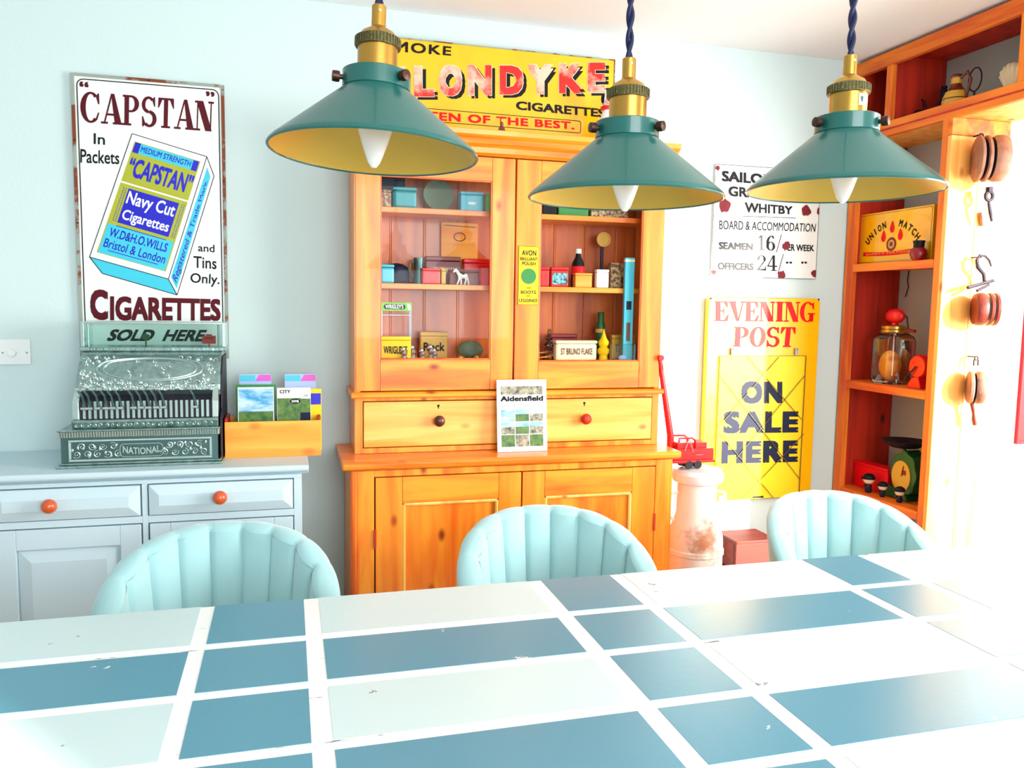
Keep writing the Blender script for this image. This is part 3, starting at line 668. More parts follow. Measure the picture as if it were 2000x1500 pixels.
obj('body', MB().lathe([(0, 0), (.018, 0), (.018, .004), (.014, .012), (.008, .025), (.005, .03), (.006, .034), (.004, .04), (0, .042)], (X, 2.62, 1.902), 16), 'brown', t, smooth=True)
obj('handle', MB().lathe([(0, .04), (.003, .042), (.004, .05), (0, .054)], (X, 2.62, 1.902), 10), 'brass', t, smooth=True)

# ---------------------------------------------------------------- SAILORS sign
Ys = YW-.008; ps = ('Y', Ys); fs_ = ('Y', Ys-.0012)
X0, Zt = XZ(1397, 320, Ys); X1 = XZ(1604, 330, Ys)[0]; Zb = XZ(1388, 540, Ys)[1]
q = [Vector((X0, Ys, Zt)), Vector((X1, Ys, Zt)), Vector((X0, Ys, Zb)), Vector((X1, Ys, Zb))]
ss = thing('enamel_sign', 'square white enamel lodging sign with red rust spots, above the yellow newspaper sign', 'sign', (q[2]+q[3])/2)
obj('plate', plate(q, .005, .003, NY), 'signwhite', ss)
outline([p+Vector((0, -.0012, 0)) for p in q], .0, .0016, 'black', ss, rad=.003)
for s, a, b in (("SAILORS REST", ((1410, 333), (1592, 348), (1410, 354), (1592, 368)), .045), ('GRAPE LANE', ((1423, 363), (1575, 376), (1423, 383), (1575, 395)), .04), ('WHITBY', ((1455, 395), (1548, 403), (1455, 415), (1548, 419)), .035),
                ('BOARD & ACCOMMODATION', ((1405, 430), (1594, 437), (1405, 448), (1592, 453)), .006), ('SEAMEN', ((1404, 472), (1471, 475), (1404, 487), (1471, 489)), .06), ('PER WEEK', ((1532, 476), (1590, 479), (1532, 490), (1590, 491)), .03),
                ('OFFICERS', ((1402, 512), (1472, 514), (1402, 527), (1472, 528)), .055), ('"', ((1535, 511), (1547, 511), (1535, 515), (1547, 515)), .02), ('"', ((1565, 511), (1576, 511), (1565, 515), (1576, 515)), .02)):
    write(s, quad(fs_, *a), 'black', ss, bold=b)
write_serif('16/', quad(fs_, (1480, 459), (1527, 461), (1480, 488), (1527, 491)), 'black', ss, [.8, 1, .6], gap=.05)
write_serif('24/', quad(fs_, (1478, 498), (1531, 499), (1478, 528), (1531, 530)), 'black', ss, [1, 1, .6], gap=.05)
line([(1448, 422), (1554, 426)], .0022, 'black', parent=ss, Y=Ys-.0012)
for cx, cy, r, sx in ((1402, 328, 5, 1), (1415, 402, 13, 1), (1575, 411, 11, 1), (1599, 412, 7, .6), (1536, 480, 8.5, 1), (1527, 537, 9, 1.1), (1591, 534, 8, 1), (1395, 532, 5, 1)):
    c = at(cx, cy, 'Y', Ys-.002); rr = r/520; pts = []
    for k in range(16):
        a = 2*math.pi*k/16; g = rr*(1+.22*random.uniform(-1, 1))
        x = min(max(c.x+g*sx*math.cos(a), X0), X1); z = min(max(c.z+g*math.sin(a), Zb), Zt); pts.append((x, c.y, z))
    obj('rust_spot', MB().add(pts, [tuple(range(16))]), 'rustred', ss)

# ---------------------------------------------------------------- EVENING POST sign
Ye = YW-.03; fe = ('Y', Ye-.0015)
X0, Zt = XZ(1384, 579, Ye); X1 = XZ(1603, 583, Ye)[0]; Zb = XZ(1374, 980, Ye)[1]
q = [Vector((X0, Ye, Zt)), Vector((X1, Ye, Zt)), Vector((X0, Ye, Zb)), Vector((X1, Ye, Zb))]
es = thing('newspaper_sign', 'tall yellow board with red newspaper title and a wired black-lettered bill', 'sign', (q[2]+q[3])/2)
obj('board', plate(q, .026, .018, NY), 'postyellow', es, bev=.004)
write_serif('EVENING', quad(fe, (1396, 588), (1593, 590), (1396, 627), (1591, 629)), 'redink', es, [.9, 1, .9, 1, .62, 1, 1], gap=.0, h=.07, w=.32)
write_serif('POST', quad(fe, (1434, 638), (1555, 639), (1432, 677), (1551, 678)), 'redink', es, [1, 1, .9, .95], gap=.02, h=.07, w=.32)
iq = quad(('Y', Ye-.004), (1406, 695), (1573, 695), (1402, 978), (1560, 975))
iq = [iq[0], Vector((iq[1].x, iq[1].y, iq[0].z)), Vector((iq[0].x, iq[0].y, iq[2].z)), Vector((iq[1].x, iq[0].y, iq[2].z))]
bill = obj('bill_sheet', plate(iq, .0035, .002, NY), 'yellow', es)
fb = ('Y', Ye-.0052)
for s, a in (('ON', ((1448, 744), (1528, 745), (1448, 789), (1528, 788))), ('SALE', ((1414, 803), (1560, 803), (1413, 847), (1559, 845))), ('HERE', ((1410, 862), (1559, 860), (1409, 906), (1558, 902)))):
    write(s, quad(fb, *a), 'ink_blue', es, bold=.065, space=1.12)
wr_ = MB(); Yw_ = Ye-.009
def Z4(x, y): return at(1260+x*.3733, 560+y*.3733, 'Y', Yw_)
for a, b in (((537, 365), (820, 695)), ((398, 470), (812, 1010)), ((390, 765), (672, 1105)), ((700, 368), (390, 728)), ((836, 465), (400, 990)), ((830, 770), (510, 1110))): wr_.tube([Z4(*a), Z4(*b)], .0014, 6)
c4 = [p+Vector((0, -.005, 0)) for p in (iq[0], iq[1], iq[3], iq[2])]
wr_.tube(c4, .002, 6, closed=True)
obj('wire_frame', wr_, 'knurl', es, smooth=True)
for x in (1431, 1555):
    c = at(x, 686, 'Y', Ye-.006); obj('clip', MB().box(c.x-.007, c.x+.007, Ye-.010, Ye, c.z-.014, c.z+.012).ball((c.x, Ye-.01, c.z+.008), .005, .004, .005, 10), 'steel', es)
c = at(1408, 973, 'Y', Ye-.006); obj('white_tag', B(c.x-.010, c.x+.010, Ye-.008, Ye-.005, c.z-.009, c.z+.009), 'white', es)
write('47', [c+Vector(p) for p in ((-.005, -.003, .004), (.005, -.003, .004), (-.005, -.003, -.004), (.005, -.003, -.004))], 'black', es)
c = at(1481, 971, 'Y', Ye-.006); obj('maker_mark', plate([c+Vector(p) for p in ((-.024, 0, .004), (.024, 0, .004), (-.024, 0, -.003), (.024, 0, -.003))], .0015, .003, NY), 'black', es)
for x, y in ((1389, 583), (1599, 585), (1553, 970)):
    c = at(x, y, 'Y', Ye-.002); obj('screw', MB().ball(c, .004, .003, .004, 10), 'iron', es)

# ---------------------------------------------------------------- cash register
RX0, RX1 = -.622, -.200; RB = ST
cr = thing('cash_register', 'ornate antique nickel cash register with rows of levers, on the blue-grey sideboard', 'cash register', ((RX0+RX1)/2, 2.65, RB))
obj('plinth', MB().box(RX0-.012, RX1+.012, 2.492, 2.80, RB, RB+.008).box(RX0-.004, RX1+.006, 2.500, 2.795, RB+.008, RB+.014), 'silver', cr, bev=.003)
dzz = RB+.014
obj('cash_drawer', MB().box(RX0, RX1-.004, 2.512, 2.79, dzz, dzz+.072), 'silverdark', cr)
fl = MB()
for a, b, c, d in ((RX0+.02, RX1-.02, dzz+.003, dzz+.010), (RX0+.02, RX1-.02, dzz+.060, dzz+.066), (RX0+.02, RX0+.027, dzz+.010, dzz+.060), (RX1-.027, RX1-.02, dzz+.010, dzz+.060)): fl.box(a, b, 2.506, 2.512, c, d)
obj('drawer_frame', fl, 'silver2', cr, bev=.0015)
def scroll(mb, cx, cz, y, r, turns=1.6, dirn=1, a0=0, rt=.0018):
    pts = [];
    for k in range(18):
        t = k/17; a = a0+dirn*turns*2*math.pi*t; rr = r*(1-t*.85); pts.append((cx+rr*math.cos(a), y, cz+rr*math.sin(a)))
    mb.tube(pts, [rt*(1-.4*k/17) for k in range(18)], 5)
sc = MB(); random.seed(3)
for k in range(9):
    for sgn in (-1, 1):
        cx = (RX0+RX1)/2+sgn*(.062+k*.0135); 
        if RX0+.032 < cx < RX1-.032: scroll(sc, cx, dzz+.035+(.011 if k % 2 else -.011), 2.508, .011, 1.4, sgn*(1 if k % 2 else -1), random.uniform(0, 6))
for k in range(26):
    cx = RX0+.03+k*.0142
    if abs(cx-(RX0+RX1)/2) > .055: sc.ball((cx, 2.509, dzz+.035+random.uniform(-.018, .018)), .004, .003, .0055, 8)
obj('scroll_relief', sc, 'silver2', cr, smooth=True)['kind'] = 'stuff'
mxr = (RX0+RX1)/2
nq = [Vector((mxr-.05, 2.5065, dzz+.046)), Vector((mxr+.05, 2.5065, dzz+.046)), Vector((mxr-.05, 2.5065, dzz+.026)), Vector((mxr+.05, 2.5065, dzz+.026))]
write('NATIONAL', nq, 'silver2', cr, bold=.03, arch=-.006)
outline([Vector((mxr-.058, 2.507, dzz+.052)), Vector((mxr+.058, 2.507, dzz+.052)), Vector((mxr-.058, 2.507, dzz+.013)), Vector((mxr+.058, 2.507, dzz+.013))], 0, .0016, 'silver2', cr, rad=.012)
z1 = dzz+.072
rb = MB()
for k in range(62):
    x = RX0-.002+k*(RX1-RX0)/61; rb.tube([(x, 2.503, z1+.003), (x, 2.501, z1+.018)], .0030, 6)
obj('fluted_moulding', rb, 'silver2', cr, smooth=True)['kind'] = 'stuff'
obj('drawer_top', MB().box(RX0-.004, RX1+.002, 2.505, 2.79, z1, z1+.022).box(RX0-.006, RX1+.004, 2.499, 2.512, z1+.018, z1+.023), 'silver', cr, bev=.002)
z2 = z1+.022
KX0, KX1 = RX0+.028, RX1-.002
obj('lower_band', MB().prism([(2.530, z2), (2.522, z2+.02), (2.526, z2+.026), (2.79, z2+.026), (2.79, z2)], 'x', KX0-.002, KX1), 'silver', cr, bev=.002)
lr = MB()
for k in range(24): scroll(lr, KX0+.012+k*.0156, z2+.011, 2.524, .006, 1.2, 1 if k % 2 else -1, k, .0012)
obj('band_relief', lr, 'silver2', cr, smooth=True)['kind'] = 'stuff'
z3 = z2+.026
obj('keyboard_body', MB().prism([(2.545, z3), (2.549, z3+.05), (2.60, z3+.085), (2.79, z3+.085), (2.79, z3)], 'x', KX0+.004, KX1-.004), 'iron', cr)
for x in (KX0, KX1-.018):
    obj('keyboard_cheek', MB().prism([(2.528, z3), (2.530, z3+.05), (2.562, z3+.082), (2.60, z3+.086), (2.60, z3)], 'x', x, x+.018), 'silver2', cr, bev=.003)
NR = 24; kw = (KX1-KX0-.06)/(NR-1)
for k in range(NR):
    x = KX0+.030+k*kw; tb_ = MB(); tb_.box(x-.0036, x+.0036, 2.536, 2.548, z3+.002, z3+.052)
    for j in range(12): tb_.box(x-.0036, x+.0036, 2.5325, 2.536, z3+.004+j*.004, z3+.006+j*.004)
    obj('ratchet_strip', tb_, 'silver2', cr)
levers = [0, 1, 2.5, 4, 5.2, 6.6, 9, 10.4, 11.8, 13.2, 14.6, 20.6]
for i, k in enumerate(levers):
    x = KX0+.030+k*kw
    lv = obj('lever', MB().tube([(x+.004, 2.526, z3+.035), (x+.001, 2.53, z3+.048), (x-.006, 2.545, z3+.066), (x-.016, 2.54, z3+.084)], [.0038, .0036, .0036, .0036], 6), 'silverdark', cr, smooth=True)
    obj('lever_knob', MB().tube([(x-.006, 2.522, z3+.033), (x+.010, 2.521, z3+.033)], .0042, 10), 'silver2', lv, smooth=True)
    obj('lever_tip', MB().tube([(x-.022, 2.54, z3+.086), (x-.010, 2.539, z3+.086)], .0045, 10), 'silver2', lv, smooth=True)
z4 = z3+.075
prof = [(2.575, z4-.012), (2.562, z4+.005), (2.565, z4+.02), (2.580, z4+.05), (2.61, z4+.085), (2.640, z4+.105), (2.650, z4+.115), (2.79, z4+.115), (2.79, z4-.012)]
obj('upper_case', MB().prism(prof, 'x', KX0+.004, KX1+.004), 'silver', cr, bev=.002)
def surf(t):  # point and height along the curved case front
    P = prof[1:6]; n = len(P)-1; k = min(int(t*n), n-1); f = t*n-k
    return P[k][0]*(1-f)+P[k+1][0]*f, P[k][1]*(1-f)+P[k+1][1]*f
ur = MB(); random.seed(5)
cmx = (KX0+KX1)/2+.004
for ring in (1, .88):
    pts = []
    for k in range(48):
        a = 2*math.pi*k/48; y, z = surf(.62+.27*ring*math.sin(a)); pts.append((cmx+.145*ring*math.cos(a), y-.002, z))
    ur.tube(pts, .0016, 5, closed=True)
for k in range(300):
    x = KX0+.016+random.random()*(KX1-KX0-.028); t = random.uniform(.05, .92)
    ins = ((x-cmx)/.16)**2+((t-.62)/.30)**2
    if ins < 1: continue
    y, z = surf(t)
    if k % 2: scroll(ur, x, z, y-.002, .0078, 1.2, random.choice((-1, 1)), random.uniform(0, 6), .0018)
    else: ur.ball((x, y-.002, z), .004, .003, .006, 8)
for k in range(12):
    a = random.uniform(0, 6.28); r = random.uniform(.2, .75); y, z = surf(.62+.24*r*math.sin(a)); scroll(ur, cmx+.13*r*math.cos(a), z, y-.0025, .006, 1.2, 1, a, .0013)
obj('case_relief', ur, 'silver2', cr, smooth=True)['kind'] = 'stuff'
z5 = z4+.115
wx0, wx1 = XZ(158, 650, 2.66)[0], XZ(440, 650, 2.66)[0]; wz1 = XZ(300, 629, 2.655)[1]
obj('window_sill', MB().box(wx0-.002, wx1+.002, 2.645, 2.775, z5, z5+.012), 'silver', cr, bev=.002)
hd = MB()
for k in range(46): hd.ball((wx0+.004+k*(wx1-wx0-.008)/45, 2.644, z5+.006), .0028, .002, .0035, 6)
obj('beading', hd, 'silver2', cr, smooth=True)['kind'] = 'stuff'
obj('window_frame', MB().box(wx0, wx0+.009, 2.652, 2.77, z5+.012, wz1).box(wx1-.009, wx1, 2.652, 2.77, z5+.012, wz1).box(wx0+.009, wx1-.009, 2.652, 2.664, wz1-.006, wz1).box(wx0+.009, wx1-.009, 2.758, 2.77, wz1-.006, wz1), 'silver2', cr, bev=.001)
for x in (wx0+.02, wx1-.02): obj('window_post', MB().tube([(x, 2.66, z5+.012), (x, 2.66, wz1-.006)], .003, 8), 'silver2', cr, smooth=True)
obj('glass_pane', B(wx0+.009, wx1-.009, 2.656, 2.658, z5+.012, wz1-.006), 'screenglass', cr)
X, Z = XZ(408, 662, 2.68); fg = obj('price_flag', MB().box(X-.020, X+.020, 2.682, 2.684, Z-.015, Z+.010).box(X-.009, X+.009, 2.682, 2.684, Z+.010, Z+.0145).box(X-.002, X+.002, 2.684, 2.688, z5+.010, Z), 'red', cr, label='red price flag standing behind the glass')
write('NO SALE', [Vector((X-.012, 2.6812, Z+.005)), Vector((X+.012, 2.6812, Z+.005)), Vector((X-.012, 2.6812, Z-.001)), Vector((X+.012, 2.6812, Z-.001))], 'black', fg)
X, Z = XZ(284, 658, 2.68); obj('price_flag', MB().prism([(X+.014*math.cos(a)*(1 if i % 2 else .75), Z+.012*math.sin(a)*(1 if i % 2 else .75)) for i, a in [(i, i*math.pi/6) for i in range(12)]], 'y', 2.682, 2.685).box(X-.002, X+.002, 2.685, 2.688, z5+.010, Z), 'dkgreen', cr, label='dark green emblem standing behind the glass')
obj('side_panel', MB().prism([(2.575, z3+.02), (2.585, z4+.05), (2.64, z4+.1), (2.78, z4+.1), (2.78, dzz), (2.53, dzz), (2.53, z3)], 'x', RX1+.0025, RX1+.006), 'iron', cr)

# ---------------------------------------------------------------- leaflet box on the sideboard
BY = 2.575; bx0 = XZ(439, 860, BY)[0]; bx1 = XZ(627, 860, BY)[0]; bh = XZ(530, 823, BY)[1]
lb = thing('leaflet_box', 'open pine box full of leaflets on the right end of the sideboard', 'box', ((bx0+bx1)/2, BY+.06, ST))
obj('front_board', B(bx0, bx1, BY, BY+.008, ST, bh), 'box_pine', lb, bev=.001)
obj('back_board', B(bx0, bx1, BY+.13, BY+.138, ST, bh), 'box_pine', lb, bev=.001)
obj('side_board', B(bx0, bx0+.008, BY+.0085, BY+.1295, ST, bh+.01), 'redwood', lb, bev=.001)
obj('side_board', B(bx1-.008, bx1, BY+.0085, BY+.1295, ST, bh+.01), 'redwood', lb, bev=.001)
obj('divider', B((bx0+bx1)/2-.004, (bx0+bx1)/2+.004, BY+.0085, BY+.1295, ST+.008, bh-.006), 'redwood', lb)
obj('bottom_board', B(bx0+.008, bx1-.008, BY+.0085, BY+.1295, ST, ST+.007), 'box_pine', lb)
def leaflet(label, x0, y0, x1, y1, Y, m, extra=None, th=.006):
    xa, zt = XZ(x0, y0, Y); xb, _ = XZ(x1, y1, Y); zb = ST+.008
    t = thing('leaflet', label, 'leaflet', ((xa+xb)/2, Y, zb), 'leaflets in the pine box')
    obj('booklet', B(xa, xb, Y, Y+th, zb, zt), m, t)
    if extra: extra(t, xa, xb, zt, Y-.0006)
    return t
def fr_(t, x0, x1, z0, z1, Y, m, name='printed_panel'): return obj(name, MB().add([(x0, Y, z0), (x1, Y, z0), (x1, Y, z1), (x0, Y, z1)], [(0, 1, 2, 3)]), m, t)
def e1(t, a, b, zt, Y):
    fr_(t, a+.002, b-.002, bh+.028, zt-.004, Y, 'skyprint'); fr_(t, a+.002, b-.002, bh-.02, bh+.028, Y, 'hillprint')
def e2(t, a, b, zt, Y):
    fr_(t, a+.001, b-.03, bh+.03, zt-.032, Y, 'hillprint'); fr_(t, a+.001, b-.001, bh-.02, bh+.03, Y, 'hillprint'); fr_(t, b-.03, b-.001, bh+.03, zt-.034, Y, 'hillprint'); fr_(t, b-.032, b-.001, bh-.02, bh+.022, Y-.0002, 'ink_blue')
    write('CITY', [Vector((a+.008, Y-.0004, zt-.006)), Vector((a+.040, Y-.0004, zt-.006)), Vector((a+.008, Y-.0004, zt-.017)), Vector((a+.040, Y-.0004, zt-.017))], 'black', t, bold=.03)
    write('GUIDE', [Vector((b-.022, Y-.0004, zt-.022)), Vector((b-.008, Y-.0004, zt-.022)), Vector((b-.022, Y-.0004, zt-.027)), Vector((b-.008, Y-.0004, zt-.027))], 'black', t, bold=.02)
    c = Vector(((a+b)/2+.004, Y-.0006, zt-.042)); obj('oval_badge', MB().lathe([(0, 0), (.016, 0), (.016, .0004), (0, .0004)], c, 24, Matrix.Rotation(math.radians(90), 4, 'X') @ Matrix.Diagonal((1, .5, 1, 1))), 'black', t)
    write('NYMR', [c+Vector(p) for p in ((-.011, -.001, .004), (.011, -.001, .004), (-.011, -.001, -.004), (.011, -.001, -.004))], 'white', t, bold=.03)
def e3(t, a, b, zt, Y):
    fr_(t, a+.002, (a+b)/2, zt-.022, zt-.003, Y, 'aqua'); obj('printed_panel', MB().add([((a+b)/2, Y, zt-.022), (b-.001, Y, zt-.022), (b-.001, Y, zt-.002), ((a+b)/2+.012, Y, zt-.002)], [(0, 1, 2, 3)]), 'pink', t)
    pass
def e5(t, a, b, zt, Y):
    fr_(t, a+.002, b-.002, zt-.05, zt-.014, Y, 'blue')
leaflet('green-topped leaflet just behind the sky-cover leaflet at left', 460, 752, 539, 800, BY+.055, 'green', None, .01)
leaflet('blue and pink leaflet at the back left of the pine box', 467, 731, 530, 760, BY+.10, 'lilac', e3)
leaflet('blue and pink leaflet at the back right of the pine box', 556, 731, 617, 760, BY+.10, 'lilac', e3)
leaflet('leaflet with sky and green field cover at the front left of the pine box', 464, 757, 535, 800, BY+.03, 'white', e1, .01)
leaflet('white city leaflet with green picture at the front right of the pine box', 541, 758, 607, 800, BY+.03, 'white', e2, .01)
leaflet('yellow and blue leaflet at the right edge behind the white city leaflet', 582, 760, 628, 800, BY+.065, 'yellow', e5)

# ---------------------------------------------------------------- socket plate on the wall
X0, Z1 = XZ(-6, 662, YW); X1, Z0 = XZ(62, 712, YW)
sw = thing('light_switch', 'white plastic dimmer switch plate on the wall at the far left', 'switch', ((X0+X1)/2, YW, Z0))
obj('plate', B(X0, X1, YW-.009, YW-.0005, Z0, Z1), 'plastic', sw, bev=.003)
c = at(24, 689, 'Y', YW-.01); obj('dial', MB().lathe([(0, 0), (.012, 0), (.011, .01), (0, .011)], (c.x, YW-.009, c.z), 20, Matrix.Rotation(math.radians(90), 4, 'X')), 'plastic', sw, smooth=True)
for x in (5, 52): c = at(x, 689, 'Y', YW-.01); obj('screw', MB().ball((c.x, YW-.009, c.z), .003, .001, .003, 8), 'steel', sw)

# ---------------------------------------------------------------- book on the dresser
bY = 2.545; xa = XZ(972, 880, bY)[0]; xb = XZ(1069, 880, bY)[0]; zt = XZ(1020, 741, bY+.03)[1]
bk = thing('guidebook', 'white guidebook with small village photographs leaning on the dresser drawers', 'book', ((xa+xb)/2, bY, DT))
Hh = zt-DT; lean = Matrix.Translation((xa, bY, DT+.001)) @ Matrix.Rotation(-math.atan2(.028, Hh), 4, 'X')
bm = MB(); bm.T = lean; bm.box(0, xb-xa, 0, .006, 0, Hh); obj('cover', bm, 'white', bk, bev=.0008)
Wb = xb-xa
bq = [lean @ Vector(p) for p in ((0, -.0006, Hh), (Wb, -.0006, Hh), (0, -.0006, 0), (Wb, -.0006, 0))]
flat(bq, .08, .79, .92, .91, 'streetprint', bk)
def bw(s, u0, v0, u1, v1, b): write(s, [bil(bq, u0, v1), bil(bq, u1, v1), bil(bq, u0, v0), bil(bq, u1, v0)], 'black', bk, bold=b)
bw('Aidensfield', .07, .70, .93, .775, .05)
bw('Yorkshire countryside village', .08, .665, .92, .685, .0); bw('the TV series location guide', .08, .63, .92, .65, .0)
for i in range(3):
    for j in range(3):
        flat(bq, .08+i*.285, .42-j*.175, .08+i*.285+.27, .42-j*.175+.165, ('skyprint', 'hillprint', 'streetprint')[(i+j) % 3] if j == 0 else ('hillprint', 'streetprint')[(i+j) % 2], bk, name='photograph')
        if j < 2: flat(bq, .08+i*.285, .42-j*.175+.10, .08+i*.285+.27, .42-j*.175+.165, 'skyprint', bk, name='photograph', d=Vector((0, -.0003, 0)))

# ---------------------------------------------------------------- things in the dresser
ZF = 1.160
def tin(label, x0, y0, x1, z, Y=2.69, m='red', depth=.05, text=None, tm='white', name='tin', lid=None, lm=None, cat='tin', band=None, rad=.003):
    """box with lid: front at Y, standing on height z; x0,x1,y0 read off the picture"""
    xa, zt = XZ(x0, y0, Y); xb = XZ(x1, y0, Y)[0]
    xa = max(xa, ux0+.02); xb = min(xb, ux1-.02); z = z+.0005
    depth = min(depth, YW-.022-Y)
    t = thing(name, label, cat, ((xa+xb)/2, Y, z))
    h = zt-z; lh = h*.16
    obj('body', B(xa, xb, Y, Y+depth, z, zt-lh), m, t, bev=rad)
    obj('lid', B(xa-.0005, xb+.0005, Y-.0005, Y+depth+.0005, zt-lh+.0004, zt), lm or m, t, bev=min(rad, lh*.3))
    if band: fr_(t, xa+.004, xb-.004, z+h*.12, z+h*.7, Y-.0012, band)
    if text:
        u0, v0, u1, v1 = .12, .3, .88, .62
        w_ = xb-xa
        write(text, [Vector((xa+w_*u0, Y-.002, z+h*v1)), Vector((xa+w_*u1, Y-.002, z+h*v1)), Vector((xa+w_*u0, Y-.002, z+h*v0)), Vector((xa+w_*u1, Y-.002, z+h*v0))], tm, t, bold=.02)
    return t
# top shelf
tin('small pinkish tin at the left end of the top dresser shelf', 742, 369, 764, zs1, 2.67, 'floral', .05)
tin('teal rounded tin on the top dresser shelf beside the pinkish tin', 768, 364, 814, zs1, 2.68, 'teal', .06, rad=.008)
tin('tall navy box standing behind the teal tin on the top shelf', 745, 340, 792, zs1, 2.75, 'ink_blue', .04)
c = at(857, 375, 'Y', 2.74); t = thing('glass_plate', 'round greenish glass plate standing upright on the top dresser shelf', 'plate', (c.x, 2.745, zs1))
rr = .052
obj('dish', MB().lathe([(0, 0), (rr*.6, .001), (rr, .007), (rr, .010), (rr*.6, .004), (0, .003)], (c.x, 2.75, zs1+rr+.003), 36, Matrix.Rotation(math.radians(80), 4, 'X')), 'greygreen', t, smooth=True)
obj('stand', MB().box(c.x-.02, c.x+.02, 2.73, 2.775, zs1, zs1+.004), 'cream', t)
lastt = tin('bright aqua tin with a small white script badge on the top left shelf', 900, 373, 944, zs1, 2.68, 'aqua', .05)
c = at(922, 397, 'Y', 2.678); obj('script_badge', MB().lathe([(0, 0), (.014, 0), (.014, .0008), (0, .0008)], (c.x, 2.679, c.z), 20, Matrix.Rotation(math.radians(90), 4, 'X') @ Matrix.Diagonal((1, .35, 1, 1))), 'white', lastt)
tin('lime green tin at the right edge of the left top shelf', 949, 377, 972, zs1, 2.69, 'lime', .05)
tin('black box on the right-hand top shelf under the middle lamp', 1060, 395, 1088, zs1, 2.68, 'black', .06)
tin('emerald green box on the right-hand top shelf', 1091, 397, 1150, zs1, 2.68, 'green', .06)
tin('low brown floral box right of the emerald green box', 1155, 404, 1228, zs1, 2.69, 'floral', .06)
# middle shelf left
tin('small light blue tin on the middle dresser shelf, far left', 744, 516, 770, zs2, 2.67, 'aqua', .04, rad=.006)
c = at(775, 520, 'Y', 2.74); t = thing('bowler_hat', 'dark bowler hat behind the small light blue tin', 'hat', (c.x, 2.74, zs2))
obj('crown', MB().lathe([(.042, .004), (.043, .03), (.036, .055), (.02, .066), (0, .069)], (c.x, 2.735, zs2), 28), 'ink_blue', t, smooth=True)
obj('brim', MB().lathe([(0, .001), (.055, .001), (.057, .006), (.042, .005), (0, .005)], (c.x, 2.735, zs2), 28), 'black', t, smooth=True)
c = at(818, 520, 'Y', 2.72); t = thing('pewter_tankard', 'grey pewter tankard between the bowler hat and the red tins', 'tankard', (c.x, 2.72, zs2))
obj('cup', MB().lathe([(0, 0), (.020, 0), (.021, .006), (.017, .03), (.016, .07), (.018, .088), (.015, .088), (.013, .06), (0, .01)], (c.x, 2.72, zs2), 24), 'silverdark', t, smooth=True)
obj('handle', MB().tube([(c.x-.016, 2.715, zs2+.075), (c.x-.030, 2.71, zs2+.07), (c.x-.032, 2.71, zs2+.04), (c.x-.018, 2.715, zs2+.025)], .003, 8), 'silverdark', t, smooth=True)
tin('wide dark red tin lettered HEADWAY at the back of the middle shelf', 832, 500, 900, zs2, 2.745, 'dkred', .04, 'HEADWAY', 'cream')
tin('small bright red tin in front of the wide dark red tin', 825, 523, 860, zs2, 2.675, 'red', .03, rad=.004)
tin('narrow orange tin right beside the small bright red tin', 862, 524, 871, zs2, 2.675, 'gold', .03)
tin('dark red tin behind the little white horse on the middle shelf', 878, 526, 936, zs2, 2.70, 'dkred', .035)
c = at(904, 545, 'Y', 2.672); t = thing('toy_horse', 'little white toy horse in front of a dark red tin on the middle shelf', 'toy', (c.x, 2.672, zs2))
obj('body', MB().ball((c.x, 2.672, zs2+.030), .018, .008, .009, 16), 'white', t, smooth=True)
obj('head', MB().tube([(c.x-.013, 2.672, zs2+.034), (c.x-.022, 2.672, zs2+.048), (c.x-.026, 2.672, zs2+.049), (c.x-.032, 2.672, zs2+.041)], [.006, .005, .0045, .003], 8), 'white', t, smooth=True)
for dx, fx_ in ((-.012, -.020), (-.009, -.006), (.010, .006), (.013, .020)): obj('leg', MB().tube([(c.x+dx, 2.672, zs2+.028), (c.x+(dx+fx_)/2+.002, 2.672, zs2+.014), (c.x+fx_, 2.672, zs2+.001)], [.004, .0028, .0026], 6), 'white', t, smooth=True)
obj('saddle', MB().ball((c.x, 2.672, zs2+.036), .008, .0085, .006, 12), 'black', t, smooth=True)
obj('mane', MB().tube([(c.x-.010, 2.672, zs2+.040), (c.x-.018, 2.672, zs2+.052)], .0025, 6), 'black', t)
tin('orange-red lettered tin at the back right of the left middle shelf', 906, 505, 958, zs2, 2.745, 'red', .04)
tin('plain scarlet box at the right edge of the left middle shelf', 940, 518, 966, zs2, 2.67, 'redink', .04)
X0, Z1 = XZ(861, 434, 2.79); X1, Z0 = XZ(932, 492, 2.79)
t = thing('picture_panel', 'square carved orange wood panel against the back of the left cupboard', 'panel', ((X0+X1)/2, 2.79, zs2))
obj('panel', B(X0, X1, 2.782, 2.792, zs2+.001, Z1), 'box_pine', t, bev=.002)
obj('carving', MB().tube([((X0+X1)/2+.02*math.cos(a*math.pi/8), 2.781, (Z0+Z1)/2+.014*math.sin(a*math.pi/8)) for a in range(16)], .0018, 5, closed=True).tube([(X0+.01, 2.781, Z1-.01), (X1-.01, 2.781, Z1-.014)], .0016, 5), 'brown', t)
# bottom left
Y = 2.70
c = at(775, 630, 'Y', Y); xa = XZ(744, 600, Y)[0]; xb = XZ(804, 600, Y)[0]; zc = XZ(770, 607, Y)[1]; zt = XZ(770, 591, Y)[1]
t = thing('wire_stand', 'small wire display stand with a lime green header at lower left of the glazed cupboard', 'display stand', ((xa+xb)/2, Y, ZF))
obj('header_card', B(xa, xb, Y-.002, Y+.03, zc, zt), 'lime', t)
obj('name_badge', MB().prism([(xa+.008, (zc+zt)/2), (xa+.014, zt-.005), (xb-.026, zt-.005), (xb-.020, (zc+zt)/2), (xb-.026, zc+.005), (xa+.014, zc+.005)], 'y', Y-.0032, Y-.002), 'black', t)
obj('price_ticket', MB().prism([(xb-.017, zt-.002), (xb-.006, zt-.006), (xb-.003, zc+.006), (xb-.012, zc+.002)], 'y', Y-.0045, Y-.0025), 'white', t)
